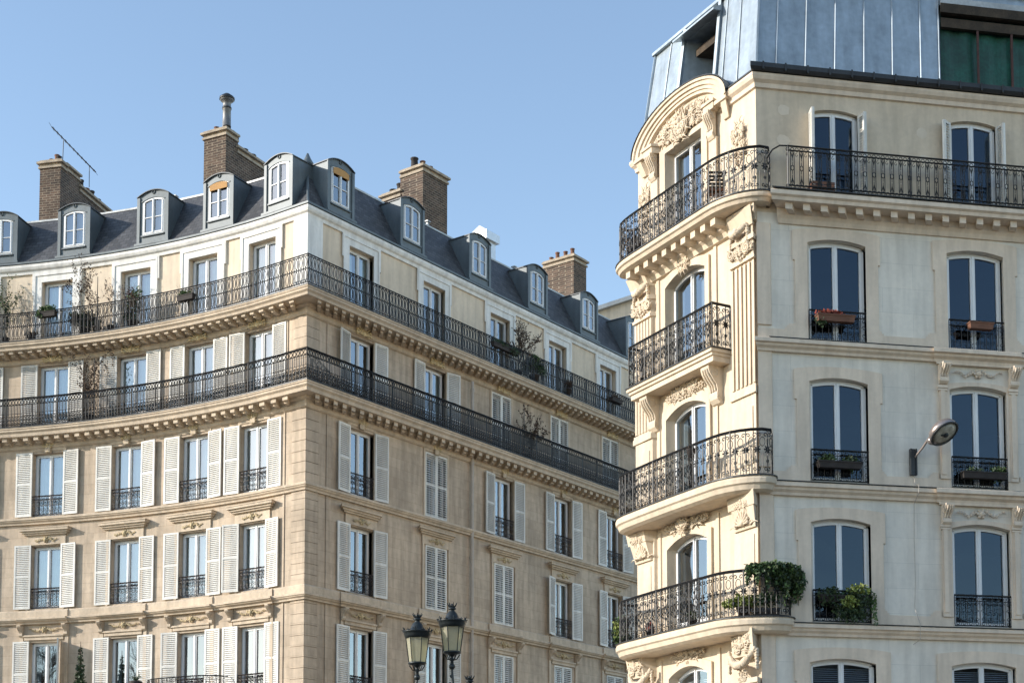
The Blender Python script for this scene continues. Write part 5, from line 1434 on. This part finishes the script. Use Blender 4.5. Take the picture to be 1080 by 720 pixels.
OB = thing('opposite_building', (28,-28,0), 'plain stone building across the street, seen only as a window reflection', 'building')
mb = MB(); mb.box(28,46,0,28,0,13.0); part('wall', mb, M['stone'], OB)
mb = MB(); mb.box(27.6,46.4,-.4,28.4,13.0,13.4)
mb.hexa([(27.9,-28.1,13.4),(46.1,-28.1,13.4),(46.1,.1,13.4),(27.9,.1,13.4),(31,-26,15.8),(43,-26,15.8),(43,-2,15.8),(31,-2,15.8)])
part('roof', mb, M['slate'], OB)
for iz in range(4):
    for iy in range(8):
        mb = MB(); y = -1.8-iy*3.4; z = 1.2+iz*3.1
        mb.hexa([(27.95,y-.6,z),(28.0,y-.6,z),(28.0,y+.6,z),(27.95,y+.6,z),(27.95,y-.6,z+2),(28.0,y-.6,z+2),(28.0,y+.6,z+2),(27.95,y+.6,z+2)])
        part('window', mb, M['frame'] if (iz+iy)%3==0 else M['inside'], OB)

# ================================================================== CAMERA, LIGHT
cam = bpy.data.cameras.new('camera'); co = bpy.data.objects.new('camera', cam); COL.objects.link(co)
cam.sensor_width = 36; cam.lens = 55.0; cam.sensor_fit = 'HORIZONTAL'; cam.shift_y = (800.94-360)/1080
cam.clip_end = 3000; cam.clip_start = .1
co.location = (0,0,1.7); co.rotation_euler = (math.radians(94.3),0,0)
bpy.context.scene.camera = co
sd = Vector((-.985,-.17,0)).normalized()*math.cos(math.radians(SUN_EL)); sd.z = math.sin(math.radians(SUN_EL))
su = bpy.data.lights.new('sun','SUN'); su.energy = SUN_E; su.angle = math.radians(.55); su.color = (1,.925,.82)
so = bpy.data.objects.new('sun', su); COL.objects.link(so); so.rotation_euler = sd.to_track_quat('Z','Y').to_euler(); so.location = (-60,-10,60)
w = bpy.data.worlds.new('World'); bpy.context.scene.world = w; w.use_nodes = True
N = w.node_tree.nodes; L = w.node_tree.links; bg = N['Background']
sk = N.new('ShaderNodeTexSky'); sk.sky_type = 'NISHITA'; sk.sun_disc = False
sk.sun_elevation = math.radians(SUN_EL); sk.sun_rotation = math.atan2(sd.x, sd.y)
sk.air_density = SKY[0]; sk.dust_density = SKY[1]; sk.ozone_density = SKY[2]; sk.altitude = 50
L.new(sk.outputs[0], bg.inputs[0]); bg.inputs[1].default_value = SKY[3]
sc = bpy.context.scene
sc.render.engine = 'CYCLES'; sc.render.resolution_x = 1024; sc.render.resolution_y = 682
sc.cycles.max_bounces = 8; sc.cycles.transparent_max_bounces = 12; sc.cycles.caustics_reflective = False
sc.view_settings.view_transform = 'Standard'; sc.view_settings.look = 'None'; sc.view_settings.exposure = EXPO; sc.view_settings.gamma = 1
